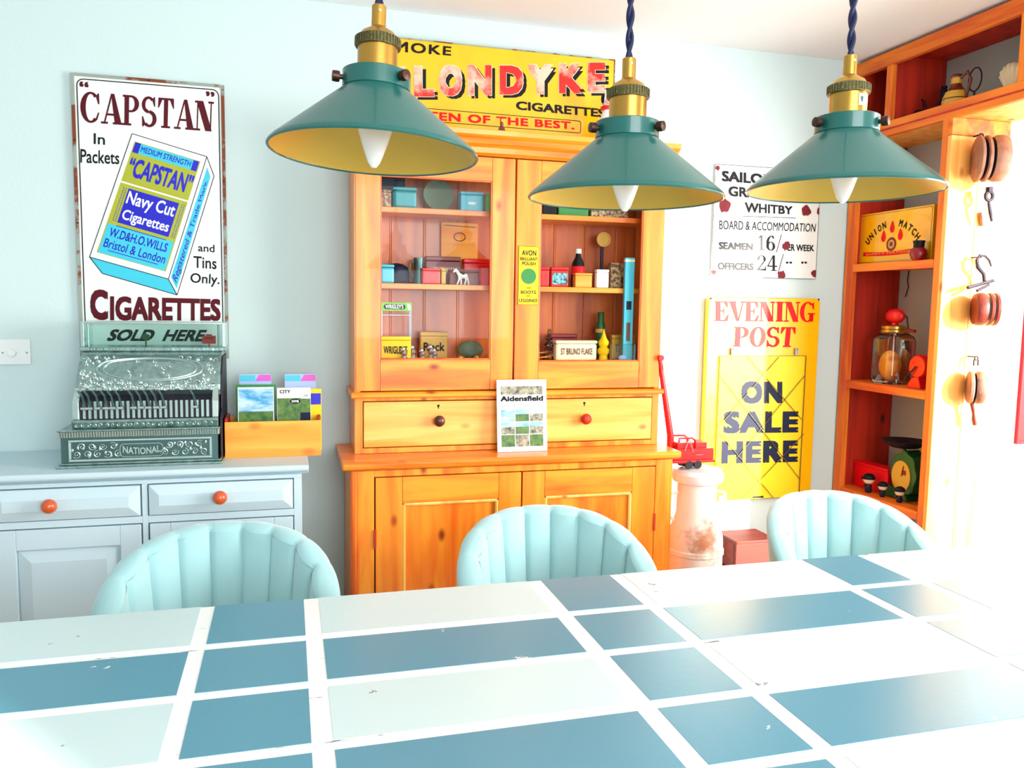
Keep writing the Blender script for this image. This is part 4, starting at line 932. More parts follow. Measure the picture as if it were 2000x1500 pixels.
write("WRIGLEY'S", [Vector((xa+.014, Y-.003, zt-.006)), Vector((xb-.028, Y-.004, zt-.006)), Vector((xa+.014, Y-.004, zc+.007)), Vector((xb-.028, Y-.004, zc+.007))], 'white', t, bold=.03)
wm = MB()
for x in (xa+.003, xb-.003):
    for yy in (Y, Y+.028): wm.tube([(x, yy, ZF), (x, yy, zc)], .002, 6)
for z in (ZF+.03, ZF+.065, zc-.014):
    wm.tube([(xa+.003, Y, z), (xb-.003, Y, z), (xb-.003, Y+.028, z), (xa+.003, Y+.028, z)], .0017, 6, closed=True)
obj('wire_rack', wm, 'steel', t, smooth=True)
tin('yellow and red sweet box in front of the wire stand', 742, 657, 803, ZF, 2.655, 'yellow', .03, "WRIGLEY'S", 'black', name='sweet_box', cat='box')
random.seed(11)
for i, (px_, py_, s) in enumerate(((790, 684, 1), (808, 678, 1.1), (826, 686, .9), (843, 674, 1.15), (850, 688, .9))):
    Yf = 2.647+.024*(i % 2); c = at(px_, py_, 'Y', Yf); r = .0150*s
    desc = ['lying silver trinket nearest the yellow sweet box', 'second silver trinket from the yellow sweet box', 'middle silver trinket of the row on the cupboard floor', 'tallest silver trinket, in front of the yellow tin', 'small silver trinket at the right end of the row'][i]
    t = thing('silver_trinket', desc, 'figurine', (c.x, Yf, ZF))
    obj('body', MB().lathe([(0, 0), (r, 0), (r*.9, r*.5), (r*.5, r*1.2), (r*.7, r*1.7), (r*.3, r*2.3)], (c.x, Yf, ZF+.0005), 12), 'silverfig', t, smooth=True)
    obj('head', MB().ball((c.x-.3*r, Yf, ZF+r*2.7), r*.5, r*.5, r*.6, 12).ball((c.x-.7*r, Yf-.3*r, ZF+r*2.5), r*.35, r*.3, r*.3, 8), 'silverfig', t, smooth=True)
tin('yellow tin lettered in black standing behind the silver trinkets', 821, 648, 875, ZF, 2.735, 'gold', .03, 'Rock', 'black')
c = at(918, 655, 'Y', 2.74); t = thing('round_brush', 'domed brown bristle brush at the right of the cupboard floor', 'brush', (c.x, 2.73, ZF))
obj('bristles', MB().ball((c.x, 2.735, ZF+.0335), .046, .03, .033, 24), 'greygreen', t, smooth=True)
obj('handle_back', MB().lathe([(0, 0), (.035, 0), (.036, .006), (0, .006)], (c.x, 2.735, ZF), 24), 'brown', t)
for i, (x, y, l) in enumerate(((892, 683, 'brass pipe tamper lying in front of the round brush'), (925, 684, 'brass spoon lying right of the pipe tamper'), (946, 678, 'copper scoop at the right end of the cupboard floor'))):
    c = at(x, y, 'Y', 2.655+i*.01); t = thing(['pipe_tamper', 'brass_spoon', 'copper_scoop'][i], l, ['tamper', 'spoon', 'scoop'][i], (c.x, c.y, ZF))
    obj('handle', MB().tube([(c.x-.028, c.y, ZF+.005), (c.x+.014, c.y+.02, ZF+.005)], .0045, 8), 'brass', t, smooth=True)
    obj('bowl', MB().ball((c.x+.018, c.y+.022, ZF+.0105), .015, .012, .010, 14), 'brass' if i < 2 else 'gold', t, smooth=True)
# right cupboard
tin('red and black tin at the left end of the right middle shelf', 1056, 521, 1073, zs2, 2.675, 'red', .04)
tin('patterned blue tin with red side on the right middle shelf', 1077, 521, 1111, zs2, 2.68, 'red', .04, band='blueprint')
def bottle(label, x, y, zb, Y, prof, m, cap=None, capm='white', lab=None, labm='redink', name='bottle', cat='bottle'):
    c = at(x, y, 'Y', Y); t = thing(name, label, cat, (c.x, Y, zb))
    obj('body', MB().lathe(prof, (c.x, Y, zb+.0005), 24), m, t, smooth=True)
    if cap: obj('cap', MB().lathe(cap, (c.x, Y, zb+.0005), 18), capm, t, smooth=True)
    if lab: obj('paper_label', MB().lathe(lab, (c.x, Y, zb+.0005), 24), labm, t, smooth=True)
    return t
bottle('black bottle with white cap and red label on the right middle shelf', 1129, 520, zs2, 2.705, [(0, 0), (.022, 0), (.024, .003), (.024, .06), (.021, .085), (.011, .105), (.009, .112), (.009, .128)], 'black', [(.0095, .118), (.0105, .119), (.0105, .134), (0, .135)], 'white', [(.0243, .045), (.0246, .046), (.0246, .072), (.0243, .073)])
tin('little pale wooden box in front of the black bottle', 1124, 533, 1157, zs2, 2.665, 'box_pine', .03, name='wooden_box', cat='box')
tin('white playing card tin on the right middle shelf', 1166, 526, 1190, zs2, 2.67, 'white', .025, rad=.004)
tin('brown floral patterned tin right of the white card tin', 1194, 513, 1219, zs2, 2.69, 'floral', .05)
c = at(1178, 468, 'Y', 2.74); t = thing('brass_gauge', 'round brass gauge on a dark stand behind the white card tin', 'gauge', (c.x, 2.74, zs2))
obj('dial', MB().lathe([(0, 0), (.024, 0), (.026, .006), (.026, .012), (.021, .012), (.020, .009), (0, .009)], (c.x, 2.745, c.z), 28, Matrix.Rotation(math.radians(90), 4, 'X')), 'gold', t, smooth=True)
obj('stem', MB().tube([(c.x, 2.75, zs2+.001), (c.x, 2.75, c.z-.02)], .006, 10).lathe([(0, 0), (.018, 0), (.016, .01), (.006, .014)], (c.x, 2.75, zs2), 16), 'iron', t, smooth=True)
# tall thermometer box at the right, standing on the cupboard floor in front of the shelves
xa, zt = XZ(1223, 503, 2.630); xb = XZ(1241, 503, 2.630)[0]
t = thing('thermometer_box', 'tall cyan upright box with a slot at the right edge of the glazed cupboard', 'box', ((xa+xb)/2, 2.63, ZF))
obj('body', B(xa, xb, 2.634, 2.648, ZF+.0005, zt), 'aqua', t, bev=.001)
obj('slot', B(xa+.010, xb-.010, 2.6332, 2.6342, ZF+.07, ZF+.135), 'brown', t)
obj('picture', B(xa+.008, xb-.008, 2.6332, 2.6342, ZF+.18, ZF+.21), 'ink_blue', t)
obj('top_band', B(xa-.0005, xb+.0005, 2.6335, 2.6485, zt-.014, zt-.006), 'cream', t)
bottle('clear glass bottle shaped like a fir tree on the right cupboard floor', 1073, 640, ZF, 2.72, [(0, 0), (.022, 0), (.025, .008), (.017, .024), (.021, .028), (.014, .046), (.018, .050), (.010, .068), (.013, .072), (.006, .088), (.006, .104), (.003, .108)], 'greyglass')
tin('dark red box lying behind the oblong tobacco tin', 1076, 652, 1128, ZF, 2.745, 'dkred', .03)
t = tin('oblong cream tobacco tin lettered in brown on the right cupboard floor', 1086, 665, 1167, ZF, 2.65, 'cream', .035, 'ST BRUNO FLAKE', 'brown', rad=.008)
for i, l in enumerate(('upper brass horn left of the oblong tobacco tin', 'lower brass horn left of the oblong tobacco tin')):
    c = at(1056, 676, 'Y', 2.70); zz = ZF+(.011 if i == 0 else .0105); yy = 2.70-.04*i
    t = thing('brass_horn', l, 'horn', (c.x, yy, ZF))
    R = Matrix.Rotation(math.radians(84), 4, 'Y') @ Matrix.Rotation(0, 4, 'Z')
    obj('horn', MB().lathe([(0, 0), (.003, 0), (.0035, .02), (.005, .034), (.0105, .042), (.009, .042), (0, .034)], (c.x-.018, yy, zz+(.012 if i == 0 else 0)), 16, R), 'brass', t, smooth=True)
    if i == 0: obj('foot', B(c.x-.01, c.x-.005, yy-.004, yy+.004, ZF, ZF+.022), 'brass', t)
bottle('bright yellow twisted bottle with pointed top on the right cupboard floor', 1179, 660, ZF, 2.665, [(0, 0), (.015, 0), (.016, .004), (.014, .018), (.020, .026), (.0215, .038), (.013, .048), (.018, .056), (.019, .066), (.012, .076), (.008, .086), (.003, .100), (0, .110)], 'yellow')
bottle('tall green bottle with an orange band standing behind the yellow twisted bottle', 1174, 600, ZF, 2.74, [(0, 0), (.016, 0), (.018, .004), (.018, .11), (.016, .125), (.012, .135), (.012, .165), (.014, .168), (0, .170)], 'dkgreen', None, None, [(.0182, .095), (.0186, .096), (.0186, .108), (.0182, .109)], 'gold')
tin('gold-topped packet behind the clear box at lower right', 1196, 654, 1242, ZF, 2.70, 'gold', .025, 'THRIFT', 'ink_blue', name='packet', cat='packet')
xa, zt = XZ(1194, 672, 2.62); xb = XZ(1240, 672, 2.62)[0]
t = thing('clear_box', 'clear plastic box with pink contents at the lower right corner of the cupboard', 'box', ((xa+xb)/2, 2.62, ZF))
obj('shell', B(xa, xb, 2.615, 2.631, ZF+.0005, zt), 'jarglass', t)
obj('contents', MB().ball(((xa+xb)/2, 2.623, ZF+.012), .016, .006, .010, 12), 'lilac', t, smooth=True)

# ---------------------------------------------------------------- red toy pallet truck on a milk churn
CY = 2.60; ccx = XZ(1362, 930, CY)[0]; ctop = at(1360, 912, 'Y', CY).z; cr_ = .093
ch = thing('milk_churn', 'rusty white milk churn right of the pine dresser', 'milk churn', (ccx, CY, 0))
obj('body', MB().lathe([(0, 0), (.095, 0), (.1, .01), (.1, .50), (.098, .53), (.082, .58), (.072, .61), (.070, ctop-.055)], (ccx, CY, 0), 40), 'churn', ch, smooth=True)
obj('lid', MB().lathe([(.070, ctop-.056), (.088, ctop-.05), (cr_, ctop-.035), (cr_+.002, ctop-.02), (.085, ctop-.006), (.05, ctop), (0, ctop)], (ccx, CY, 0), 40), 'churnlid', ch, smooth=True)
for hz in (.1, .46): obj('hoop', MB().lathe([(.099, hz), (.104, hz+.005), (.104, hz+.02), (.099, hz+.025)], (ccx, CY, 0), 40), 'churn', ch, smooth=True)
for s in (-1, 1): obj('handle', MB().tube([(ccx+s*.075, CY, ctop-.09), (ccx+s*.115, CY, ctop-.1), (ccx+s*.12, CY, ctop-.16), (ccx+s*.09, CY, ctop-.19)], .006, 8), 'churn', ch, smooth=True)
tx0 = XZ(1306, 870, CY)[0]; tx1 = XZ(1388, 870, CY)[0]; tz = ctop
pt_ = thing('toy_truck', 'red metal toy pallet truck with a long upright handle on top of the milk churn', 'toy', ((tx0+tx1)/2, CY, tz))
wz = .0155
obj('chassis', MB().box(tx0+.002, tx1, CY-.035, CY+.035, tz+.022, tz+.032).box(tx0+.008, tx1-.004, CY-.03, CY+.03, tz+.032, tz+.068), 'red', pt_, bev=.002)
obj('load_tray', MB().box(tx0+.02, tx1-.006, CY-.033, CY+.033, tz+.068, tz+.074).box(tx0+.022, tx1-.03, CY-.028, CY+.028, tz+.074, tz+.095), 'red', pt_, bev=.002)
for yy in (CY-.03, CY+.03): obj('frame_bar', MB().tube([(tx0+.022, yy, tz+.07), (tx0+.026, yy, tz+.112), (tx0+.075, yy, tz+.112), (tx0+.088, yy, tz+.105), (tx0+.092, yy, tz+.072)], .0045, 8), 'red', pt_, smooth=True)
obj('brace', MB().tube([(tx0+.045, CY-.036, tz+.068), (tx0+.062, CY-.036, tz+.11)], .0018, 6).tube([(tx0+.062, CY-.036, tz+.11), (tx0+.078, CY-.036, tz+.062)], .0018, 6).tube([(tx0+.09, CY-.036, tz+.052), (tx0+.118, CY-.036, tz+.052)], .0015, 6), 'steel', pt_)
hb = at(1310, 862, 'Y', CY); ht = at(1288, 700, 'Y', CY)
obj('handle', MB().tube([(hb.x, CY, tz+.03), (hb.x-.002, CY, hb.z+.02), (ht.x, CY, ht.z)], [.0135, .0125, .008], 10), 'red', pt_, smooth=True)
obj('grip', MB().tube([(ht.x-.001, CY-.02, ht.z+.003), (ht.x-.001, CY+.02, ht.z+.003)], .010, 10), 'red', pt_, smooth=True)
obj('release_lever', MB().tube([(ht.x+.008, CY-.01, ht.z), (ht.x+.012, CY-.01, ht.z-.04)], .0015, 6), 'steel', pt_)
for x in (tx0+.066, tx0+.10):
    for s in (-1, 1):
        obj('wheel', MB().lathe([(0, -.006), (wz*.95, -.006), (wz, -.003), (wz, .003), (wz*.95, .006), (0, .006)], (x, CY+s*.03, tz+wz+.0005), 20, Matrix.Rotation(math.radians(90), 4, 'X')), 'rubber', pt_, smooth=True)
obj('axle_block', B(tx0+.05, tx0+.11, CY-.022, CY+.022, tz+.008, tz+.022), 'rubber', pt_)

# red-brown crate by the wall
X0, Z1 = XZ(1438, 1062, 2.66); X1 = XZ(1515, 1053, 2.66)[0]
ct = thing('wooden_crate', 'red-brown wooden crate standing on the floor against the wall below the newspaper sign', 'crate', ((X0+X1)/2, 2.73, 0))
n = 4
for i in range(n):
    obj('slat', B(X0, X1, 2.66, 2.672, .01+i*Z1/n, (i+1)*Z1/n-.004), 'redwood_x', ct, bev=.002)
    obj('slat', B(X0, X0+.012, 2.673, 2.80, .01+i*Z1/n, (i+1)*Z1/n-.004), 'redwood_x', ct, bev=.002)
obj('top_board', B(X0-.003, X1+.003, 2.655, 2.805, Z1-.003, Z1+.009), 'redwood_x', ct, bev=.002)
obj('corner_post', MB().box(X0+.013, X0+.035, 2.673, 2.695, 0, Z1-.004).box(X1-.03, X1-.008, 2.673, 2.695, 0, Z1-.004).box(X1-.03, X1-.008, 2.78, 2.80, 0, Z1-.004).box(X0+.013, X0+.035, 2.78, 2.80, 0, Z1-.004), 'redwood', ct)

# ---------------------------------------------------------------- right-hand shelf unit with overhead box
su = thing('shelf_unit', 'rough pine shelf unit with an overhead row of pigeonholes on the right wall', 'shelving', (2.29, 2.55, 0))
BZ0 = 2.005; BZ1 = CZ-.014
YN = YP; YF_ = 2.812     # near and far ends
obj('far_side', B(XS+.022, XW-.002, YF_-.022, YF_, 0, BZ0), 'redwood', su)
obj('front_stile', B(XS, XS+.022, YF_-.046, YF_, 0, BZ0), 'rough_pine', su, bev=.002)
obj('front_stile', B(XS, XS+.022, YN+.018, YN+.044, 0, BZ0), 'rough_pine', su, bev=.002)
# end post of boards facing the room
px0 = XS; pb = [0, .30, .62, 1.02, 1.36, 1.60, 1.945, BZ0]
obj('end_board', B(px0, px0+.120, YN, YN+.018, 0, 1.945), 'post_pine', su, bev=.002)
obj('end_board', B(px0+.121, XW-.004, YN, YN+.018, 0, 1.945), 'post_pine', su, bev=.002)
obj('end_board', B(px0, XW-.004, YN, YN+.018, 1.946, BZ0-.001), 'rough_pine_y', su, bev=.002)
obj('near_lining', B(XS+.022, XW-.002, YN+.0185, YN+.03, 0, BZ0), 'redwood', su)
SZ = [(1.532, 'Union'), (1.070, 'jar'), (.635, 'scale'), (.18, 'low')]
for z, _ in SZ:
    yy = (YN+.045, YF_-.047)
    s_ = obj('shelf', B(XS+.012, XW-.002, YN+.031, YF_-.023, z-.018, z), 'rough_pine_y', su)
    obj('shelf_edge', B(XS, XS+.0115, yy[0], yy[1], z-.030, z), 'rough_pine_y', s_, bev=.002)
# overhead box
YB0 = .9
obj('box_floor', B(XS+.022, XW-.002, YB0, YF_, BZ0, BZ0+.018), 'post_pine', su)
obj('box_top', B(XS+.022, XW-.002, YB0, YF_, BZ1-.018, BZ1), 'redwood', su)
obj('box_lower_rail', B(XS, XS+.022, YB0, YF_, BZ0-.004, BZ0+.050), 'rough_pine_y', su, bev=.002)
obj('box_upper_rail', B(XS, XS+.022, YB0, YF_, BZ1-.052, BZ1), 'rough_pine_y', su, bev=.002)
obj('box_fillet', B(XS-.002, XS, YB0, YF_, BZ0+.018, BZ0+.024), 'redwood', su)
for y in (YF_-.03, 2.605, 2.028, 1.45, .9):
    obj('box_stile', B(XS, XS+.022, y, y+.03, BZ0+.050, BZ1-.052), 'rough_pine', su, bev=.002)
    obj('box_divider', B(XS+.022, XW-.002, y+.006, y+.022, BZ0+.018, BZ1-.018), 'redwood', su)

# things in the overhead box  (floor at BZ0+.018, seen from below through the front)
bf = BZ0+.0185
Y, Z = YZ(1868, 170, 2.26)
t = thing('stoneware_flagon', 'yellow and brown banded stoneware flagon in the overhead pigeonhole', 'flagon', (2.26, Y, bf))
obj('body', MB().lathe([(0, 0), (.036, 0), (.04, .01), (.043, .045), (.040, .075), (.026, .10), (.017, .112), (.017, .14), (.02, .145), (.016, .15)], (2.26, Y, bf), 28), 'brown', t, smooth=True)
obj('yellow_band', MB().lathe([(.0435, .04), (.0442, .042), (.0438, .062), (.043, .064)], (2.26, Y, bf), 28).lathe([(.0425, .068), (.043, .07), (.0335, .092), (.032, .092)], (2.26, Y, bf), 28).lathe([(.0175, .118), (.0185, .119), (.0185, .138), (.0175, .139)], (2.26, Y, bf), 20), 'gold', t, smooth=True)
obj('handle', MB().tube([(2.26, Y-.016, bf+.135), (2.26, Y-.045, bf+.15), (2.26, Y-.062, bf+.12), (2.26, Y-.052, bf+.085), (2.26, Y-.04, bf+.06)], .005, 8), 'brown', t, smooth=True)
Y, Z = YZ(1905, 150, 2.32)
t = thing('iron_hoop_stand', 'dark iron loop ornament right of the stoneware flagon', 'ornament', (2.32, Y, bf))
obj('loop', MB().tube([(2.32, Y-.0+.028*math.sin(a*math.pi/9), bf+.135+.04*math.cos(a*math.pi/9)) for a in range(18)], .0025, 6, closed=True), 'iron', t, smooth=True)
obj('base', MB().lathe([(0, 0), (.025, 0), (.02, .008), (.004, .012), (.003, .095)], (2.32, Y, bf), 16), 'iron', t, smooth=True)
Y, Z = YZ(1955, 140, 2.22)
t = thing('fan_shell', 'pale fan-shaped scallop plate standing at the right end of the overhead pigeonhole', 'plate', (2.23, Y, bf))
R_ = .115; sh = MB()
sh.grid(lambda u, v: (2.235+.02*v+.003*math.cos(u*40), Y-.035+.075*(math.sin((u-.25)*1.9))*v, bf+.001+R_*1.1*v*math.cos((u-.5)*1.5)), 40, 8)
obj('shell', sh, 'cream', t, solid=.004, smooth=True, ang=80)
Y, Z = YZ(1790, 195, 2.30)
Y += .03
t = thing('black_kettle', 'dark kettle deep inside the overhead pigeonhole beside the divider', 'kettle', (2.30, Y-.03, bf))
obj('body', MB().lathe([(0, 0), (.05, 0), (.056, .02), (.05, .06), (.03, .08), (0, .085)], (2.31, Y-.03, bf), 28), 'iron', t, smooth=True)
obj('spout', MB().tube([(2.29, Y+.02, bf+.03), (2.285, Y+.05, bf+.06), (2.285, Y+.055, bf+.075)], [.010, .007, .006], 8), 'iron', t, smooth=True)
obj('handle', MB().tube([(2.31, Y-.03+.04*math.cos(a*math.pi/8), bf+.07+.055*math.sin(a*math.pi/8)) for a in range(9)], .004, 8), 'iron', t, smooth=True)
Y, Z = YZ(1830, 190, 2.33)
t = thing('navy_bottle', 'dark navy bottle behind the kettle in the overhead pigeonhole', 'bottle', (2.35, Y, bf))
obj('body', MB().lathe([(0, 0), (.028, 0), (.03, .005), (.03, .08), (.012, .11), (.010, .14), (.013, .145)], (2.36, Y, bf), 24), 'ink_blue', t, smooth=True)
obj('stopper', MB().lathe([(0, .145), (.009, .145), (.011, .16), (0, .163)], (2.36, Y, bf), 16), 'black', t, smooth=True)

# match box on the upper shelf
MX = 2.215; mz = SZ[0][0]
ya, zt = YZ(1675, 421, MX); yb, zt2 = YZ(1824, 415, MX)
yb = max(yb, YN+.036)
t = thing('match_box', 'large yellow match advertising box with red flames on the top right-hand shelf', 'box', (MX, (ya+yb)/2, mz))
obj('body', B(MX, MX+.07, yb, ya, mz+.0005, zt), 'signyellow', t, bev=.002)
mq = [Vector((MX-.001, ya, zt)), Vector((MX-.001, yb, zt)), Vector((MX-.001, ya, mz+.001)), Vector((MX-.001, yb, mz+.001))]
outline(mq, .006, .0015, 'brown', t)
def mqw(s, cu, cv, r, a0, a1, hgt, m):  # letters on an arc
    Wd = (mq[1]-mq[0]).length; Hd = (mq[0]-mq[2]).length
    for k, chh in enumerate(s):
        a = math.radians(a0+(a1-a0)*k/max(1, len(s)-1)); c = (cu*Wd+r*math.sin(a), cv*Hd+r*math.cos(a))
        U = (math.cos(a), -math.sin(a)); V = (math.sin(a), math.cos(a)); ww = hgt*(.10 if chh == 'I' else .36)
        def P(x, y): px_, pz_ = c[0]+U[0]*x+V[0]*y, c[1]+U[1]*x+V[1]*y; return Vector((MX-.0014, ya-px_, mz+pz_))
        write(chh, [P(-ww, hgt), P(ww, hgt), P(-ww, 0), P(ww, 0)], m, t, bold=.03)
mqw('UNION', .5, -.10, .158, -50, -15, .026, 'black'); mqw('MATCH', .5, -.10, .158, 15, 50, .026, 'black')
def mdisc(cu, cv, ru, rv, m, off, name='emblem', pts=None):
    Wd = (mq[1]-mq[0]).length; Hd = (mq[0]-mq[2]).length; n = 24; out = []
    for k in range(n):
        a = 2*math.pi*k/n; rr_ = 1+(pts(a) if pts else 0); out.append((MX-off, ya-(cu*Wd+ru*rr_*math.cos(a)), mz+cv*Hd+rv*rr_*math.sin(a)))
    obj(name, MB().add(out, [tuple(range(n))]), m, t)
mdisc(.5, .36, .026, .026, 'dkred', .0016); mdisc(.5, .36, .017, .017, 'gold', .0020); mdisc(.5, .36, .009, .009, 'brown', .0024)
fl_ = lambda a: .75*max(0, math.cos(a-math.pi/2))**10
for cu, cv in ((.5, .66), (.39, .50), (.61, .50)): mdisc(cu, cv, .012, .016, 'redink', .0016, 'flame', fl_)
Wd = (mq[1]-mq[0]).length
rbm = MB(); 
for k in range(12):
    u0, u1 = .12+k*.06, .12+(k+1)*.06; f = lambda u: .14-.05*math.sin((u-.12)/.72*math.pi)
    rbm.add([(MX-.0016, ya-u0*Wd, mz+.02+f(u0)*.1), (MX-.0016, ya-u1*Wd, mz+.02+f(u1)*.1), (MX-.0016, ya-u1*Wd, mz+.035+f(u1)*.1), (MX-.0016, ya-u0*Wd, mz+.035+f(u0)*.1)], [(0, 1, 2, 3)])
obj('ribbon', rbm, 'redink', t)
write('SAFETY MATCHES', [Vector((MX-.0020, ya-.16*Wd, mz+.043)), Vector((MX-.0020, ya-.80*Wd, mz+.043)), Vector((MX-.0020, ya-.16*Wd, mz+.035)), Vector((MX-.0020, ya-.80*Wd, mz+.035))], 'gold', t)
t = thing('red_book', 'slim red and black patterned book left of the match box', 'book', (2.25, ya+.02, mz))
obj('cover', B(MX+.002, MX+.09, ya+.006, ya+.024, mz+.0005, zt-.03), 'redink', t, bev=.002)
obj('spine_pattern', B(MX+.0008, MX+.0018, ya+.016, ya+.0235, mz+.004, zt-.034), 'black', t)
Y, Z = YZ(1798, 480, 2.19)
t = thing('red_pot', 'small dark red glazed pot with a black neck in front of the match box', 'pot', (2.19, Y, mz))
obj('pot', MB().lathe([(0, 0), (.018, 0), (.024, .006), (.030, .022), (.026, .038), (.017, .046)], (2.183+.0, Y, mz+.0005), 28).lathe([(.017, .046), (.017, .058), (.020, .068), (.017, .068), (.014, .055), (0, .05)], (2.183, Y, mz+.0005), 28), 'dkred', t, smooth=True)
obj('neck_band', MB().lathe([(.0173, .046), (.018, .047), (.018, .058), (.0205, .0675), (.0205, .070), (.0173, .070)], (2.183, Y, mz+.0005), 28), 'black', t, smooth=True)

# butter churn jar on the middle shelf
jz = SZ[1][0]; JX = 2.265
Y, Z = YZ(1744, 700, JX)
t = thing('butter_churn', 'square glass butter churn jar with red gear top and crank on the right-hand shelf', 'butter churn', (JX, Y, jz))
K = 1.32
obj('jar', MB().lathe([(r_, z_*K) for r_, z_ in [(0, 0), (.058, 0), (.064, .006), (.064, .125), (.058, .138), (.044, .146), (.042, .152)]], (JX, Y, jz+.0005), 48, sq=.45, cap=False), 'jarglass', t, smooth=True)
obj('lid', MB().lathe([(.0445, .150*K), (.050, .151*K), (.050, .157*K), (.047, .159*K), (.050, .161*K), (.050, .168*K), (.03, .171*K), (0, .172*K)], (JX, Y, jz), 32), 'brass', t, smooth=True)
obj('gear_housing', MB().ball((JX, Y, jz+.198*K), .024, .048, .029, 24).lathe([(.014, .172*K), (.010, .180*K), (.008, .186*K)], (JX, Y, jz), 14), 'red', t, smooth=True)
obj('crank', MB().tube([(JX, Y-.044, jz+.200*K), (JX, Y-.060, jz+.197*K), (JX-.005, Y-.072, jz+.174*K), (JX-.005, Y-.076, jz+.160*K), (JX-.005, Y-.085, jz+.158*K)], .003, 8), 'iron', t, smooth=True)
obj('crank_grip', MB().tube([(JX-.005, Y-.082, jz+.158*K), (JX-.005, Y-.112, jz+.156*K)], [.007, .006], 10), 'dkred', t, smooth=True)
obj('paddle', MB().tube([(JX, Y, jz+.145*K), (JX, Y, jz+.03)], .003, 8).box(JX-.004, JX+.004, Y-.03, Y+.03, jz+.03, jz+.07), 'palewood', t)
obj('paper_bag', MB().ball((JX-.005, Y+.008, jz+.07), .040, .042, .058, 16), 'box_pine', t, smooth=True)
Y2, Z = YZ(1808, 705, 2.29)
t = thing('red_grinder', 'small red hand mincer right of the glass butter churn', 'mincer', (2.225, YN+.135, jz))
Y2 = YN+.135
obj('drum', MB().lathe([(0, -.02), (.038, -.02), (.044, -.012), (.044, .012), (.038, .02), (.012, .022), (0, .022)], (2.225, Y2, jz+.080), 28, Matrix.Rotation(math.radians(90), 4, 'Y')), 'red', t, smooth=True)
obj('foot', MB().prism([(Y2-.03, jz+.0005), (Y2+.045, jz+.0005), (Y2+.018, jz+.038), (Y2-.014, jz+.045)], 'x', 2.20, 2.24), 'red', t, bev=.003)
obj('handle', MB().tube([(2.200, Y2, jz+.080), (2.194, Y2+.035, jz+.04), (2.194, Y2+.045, jz+.022)], .003, 8), 'iron', t, smooth=True)
# wire on the back wall
t = tag(obj('hanging_wire', MB().tube([(XW-.006, YZ(1775, 525, XW-.006)[0], SZ[0][0]-.019), (XW-.006, YZ(1772, 548, XW-.006)[0], YZ(1772, 548, XW-.006)[1]), (XW-.006, YZ(1774, 560, XW-.006)[0], YZ(1774, 560, XW-.006)[1]), (XW-.006, YZ(1768, 580, XW-.006)[0], YZ(1768, 580, XW-.006)[1])], .002, 6), 'iron', None), 'thin dark wire hanging behind the glass butter churn', 'wire')

# kitchen scale, red tin and figures on the lower shelf
kz = SZ[2][0]; KX = 2.28
Y, Z = YZ(1768, 860, KX)
t = thing('kitchen_scale', 'green kitchen scale with a yellow dial and wide dark pan on the lower right-hand shelf', 'scale', (KX, Y, kz))
panz = YZ(1768, 860, KX)[1]
obj('pan', MB().lathe([(0, panz-.028), (.05, panz-.026), (.085, panz-.004), (.088, panz), (.084, panz), (.05, panz-.02), (0, panz-.022)], (KX, Y, 0), 40), 'iron', t, smooth=True)
obj('pan_stem', MB().tube([(KX, Y, panz-.028), (KX, Y, panz-.07)], .007, 10), 'dkgreen', t, smooth=True)
dc = YZ(1762, 930, KX-.04); 
hs = MB(); out = []
for k in range(40):
    a = 2*math.pi*k/40; r = 1+.05*math.cos(a*8); out.append((dc[0]+.066*r*math.cos(a), dc[1]+.008+.086*r*math.sin(a)))
hs.prism(out, 'x', KX-.038, KX+.03); obj('housing', hs, 'dkgreen', t, bev=.003)
obj('dial', MB().lathe([(0, 0), (.048, 0), (.048, .004), (0, .004)], (KX-.038, dc[0]+.006, dc[1]-.002), 36, Matrix.Rotation(math.radians(-90), 4, 'Y') @ Matrix.Diagonal((1.25, 1, 1, 1))), 'gold', t)
obj('needle', MB().tube([(KX-.044, dc[0], dc[1]), (KX-.044, dc[0]-.008, dc[1]+.040)], .0018, 6).box(KX-.0435, KX-.042, dc[0]-.02, dc[0]+.0, dc[1]+.006, dc[1]+.024), 'dkred', t)
obj('base', MB().prism([(Y-.075, kz+.0005), (Y+.075, kz+.0005), (Y+.06, kz+.03), (Y+.035, dc[1]-.05), (Y-.035, dc[1]-.05), (Y-.06, kz+.03)], 'x', KX-.045, KX+.05), 'dkgreen', t, bev=.004)
Y3, Z = YZ(1690, 905, 2.30); ya_ = YZ(1662, 905, 2.24)[0]; yb_ = YZ(1734, 905, 2.24)[0]; zt3 = YZ(1700, 908, 2.24)[1]
t = thing('red_tin', 'bright red square tin behind the wooden figures on the lower right-hand shelf', 'tin', (2.27, (ya_+yb_)/2, kz))
obj('body', B(2.242, 2.30, yb_, min(ya_, YF_-.026), kz+.0005, zt3-.012), 'redink', t, bev=.003)
obj('lid', B(2.2415, 2.3005, yb_-.0005, min(ya_, YF_-.026)+.0005, zt3-.0115, zt3), 'redink', t, bev=.002)
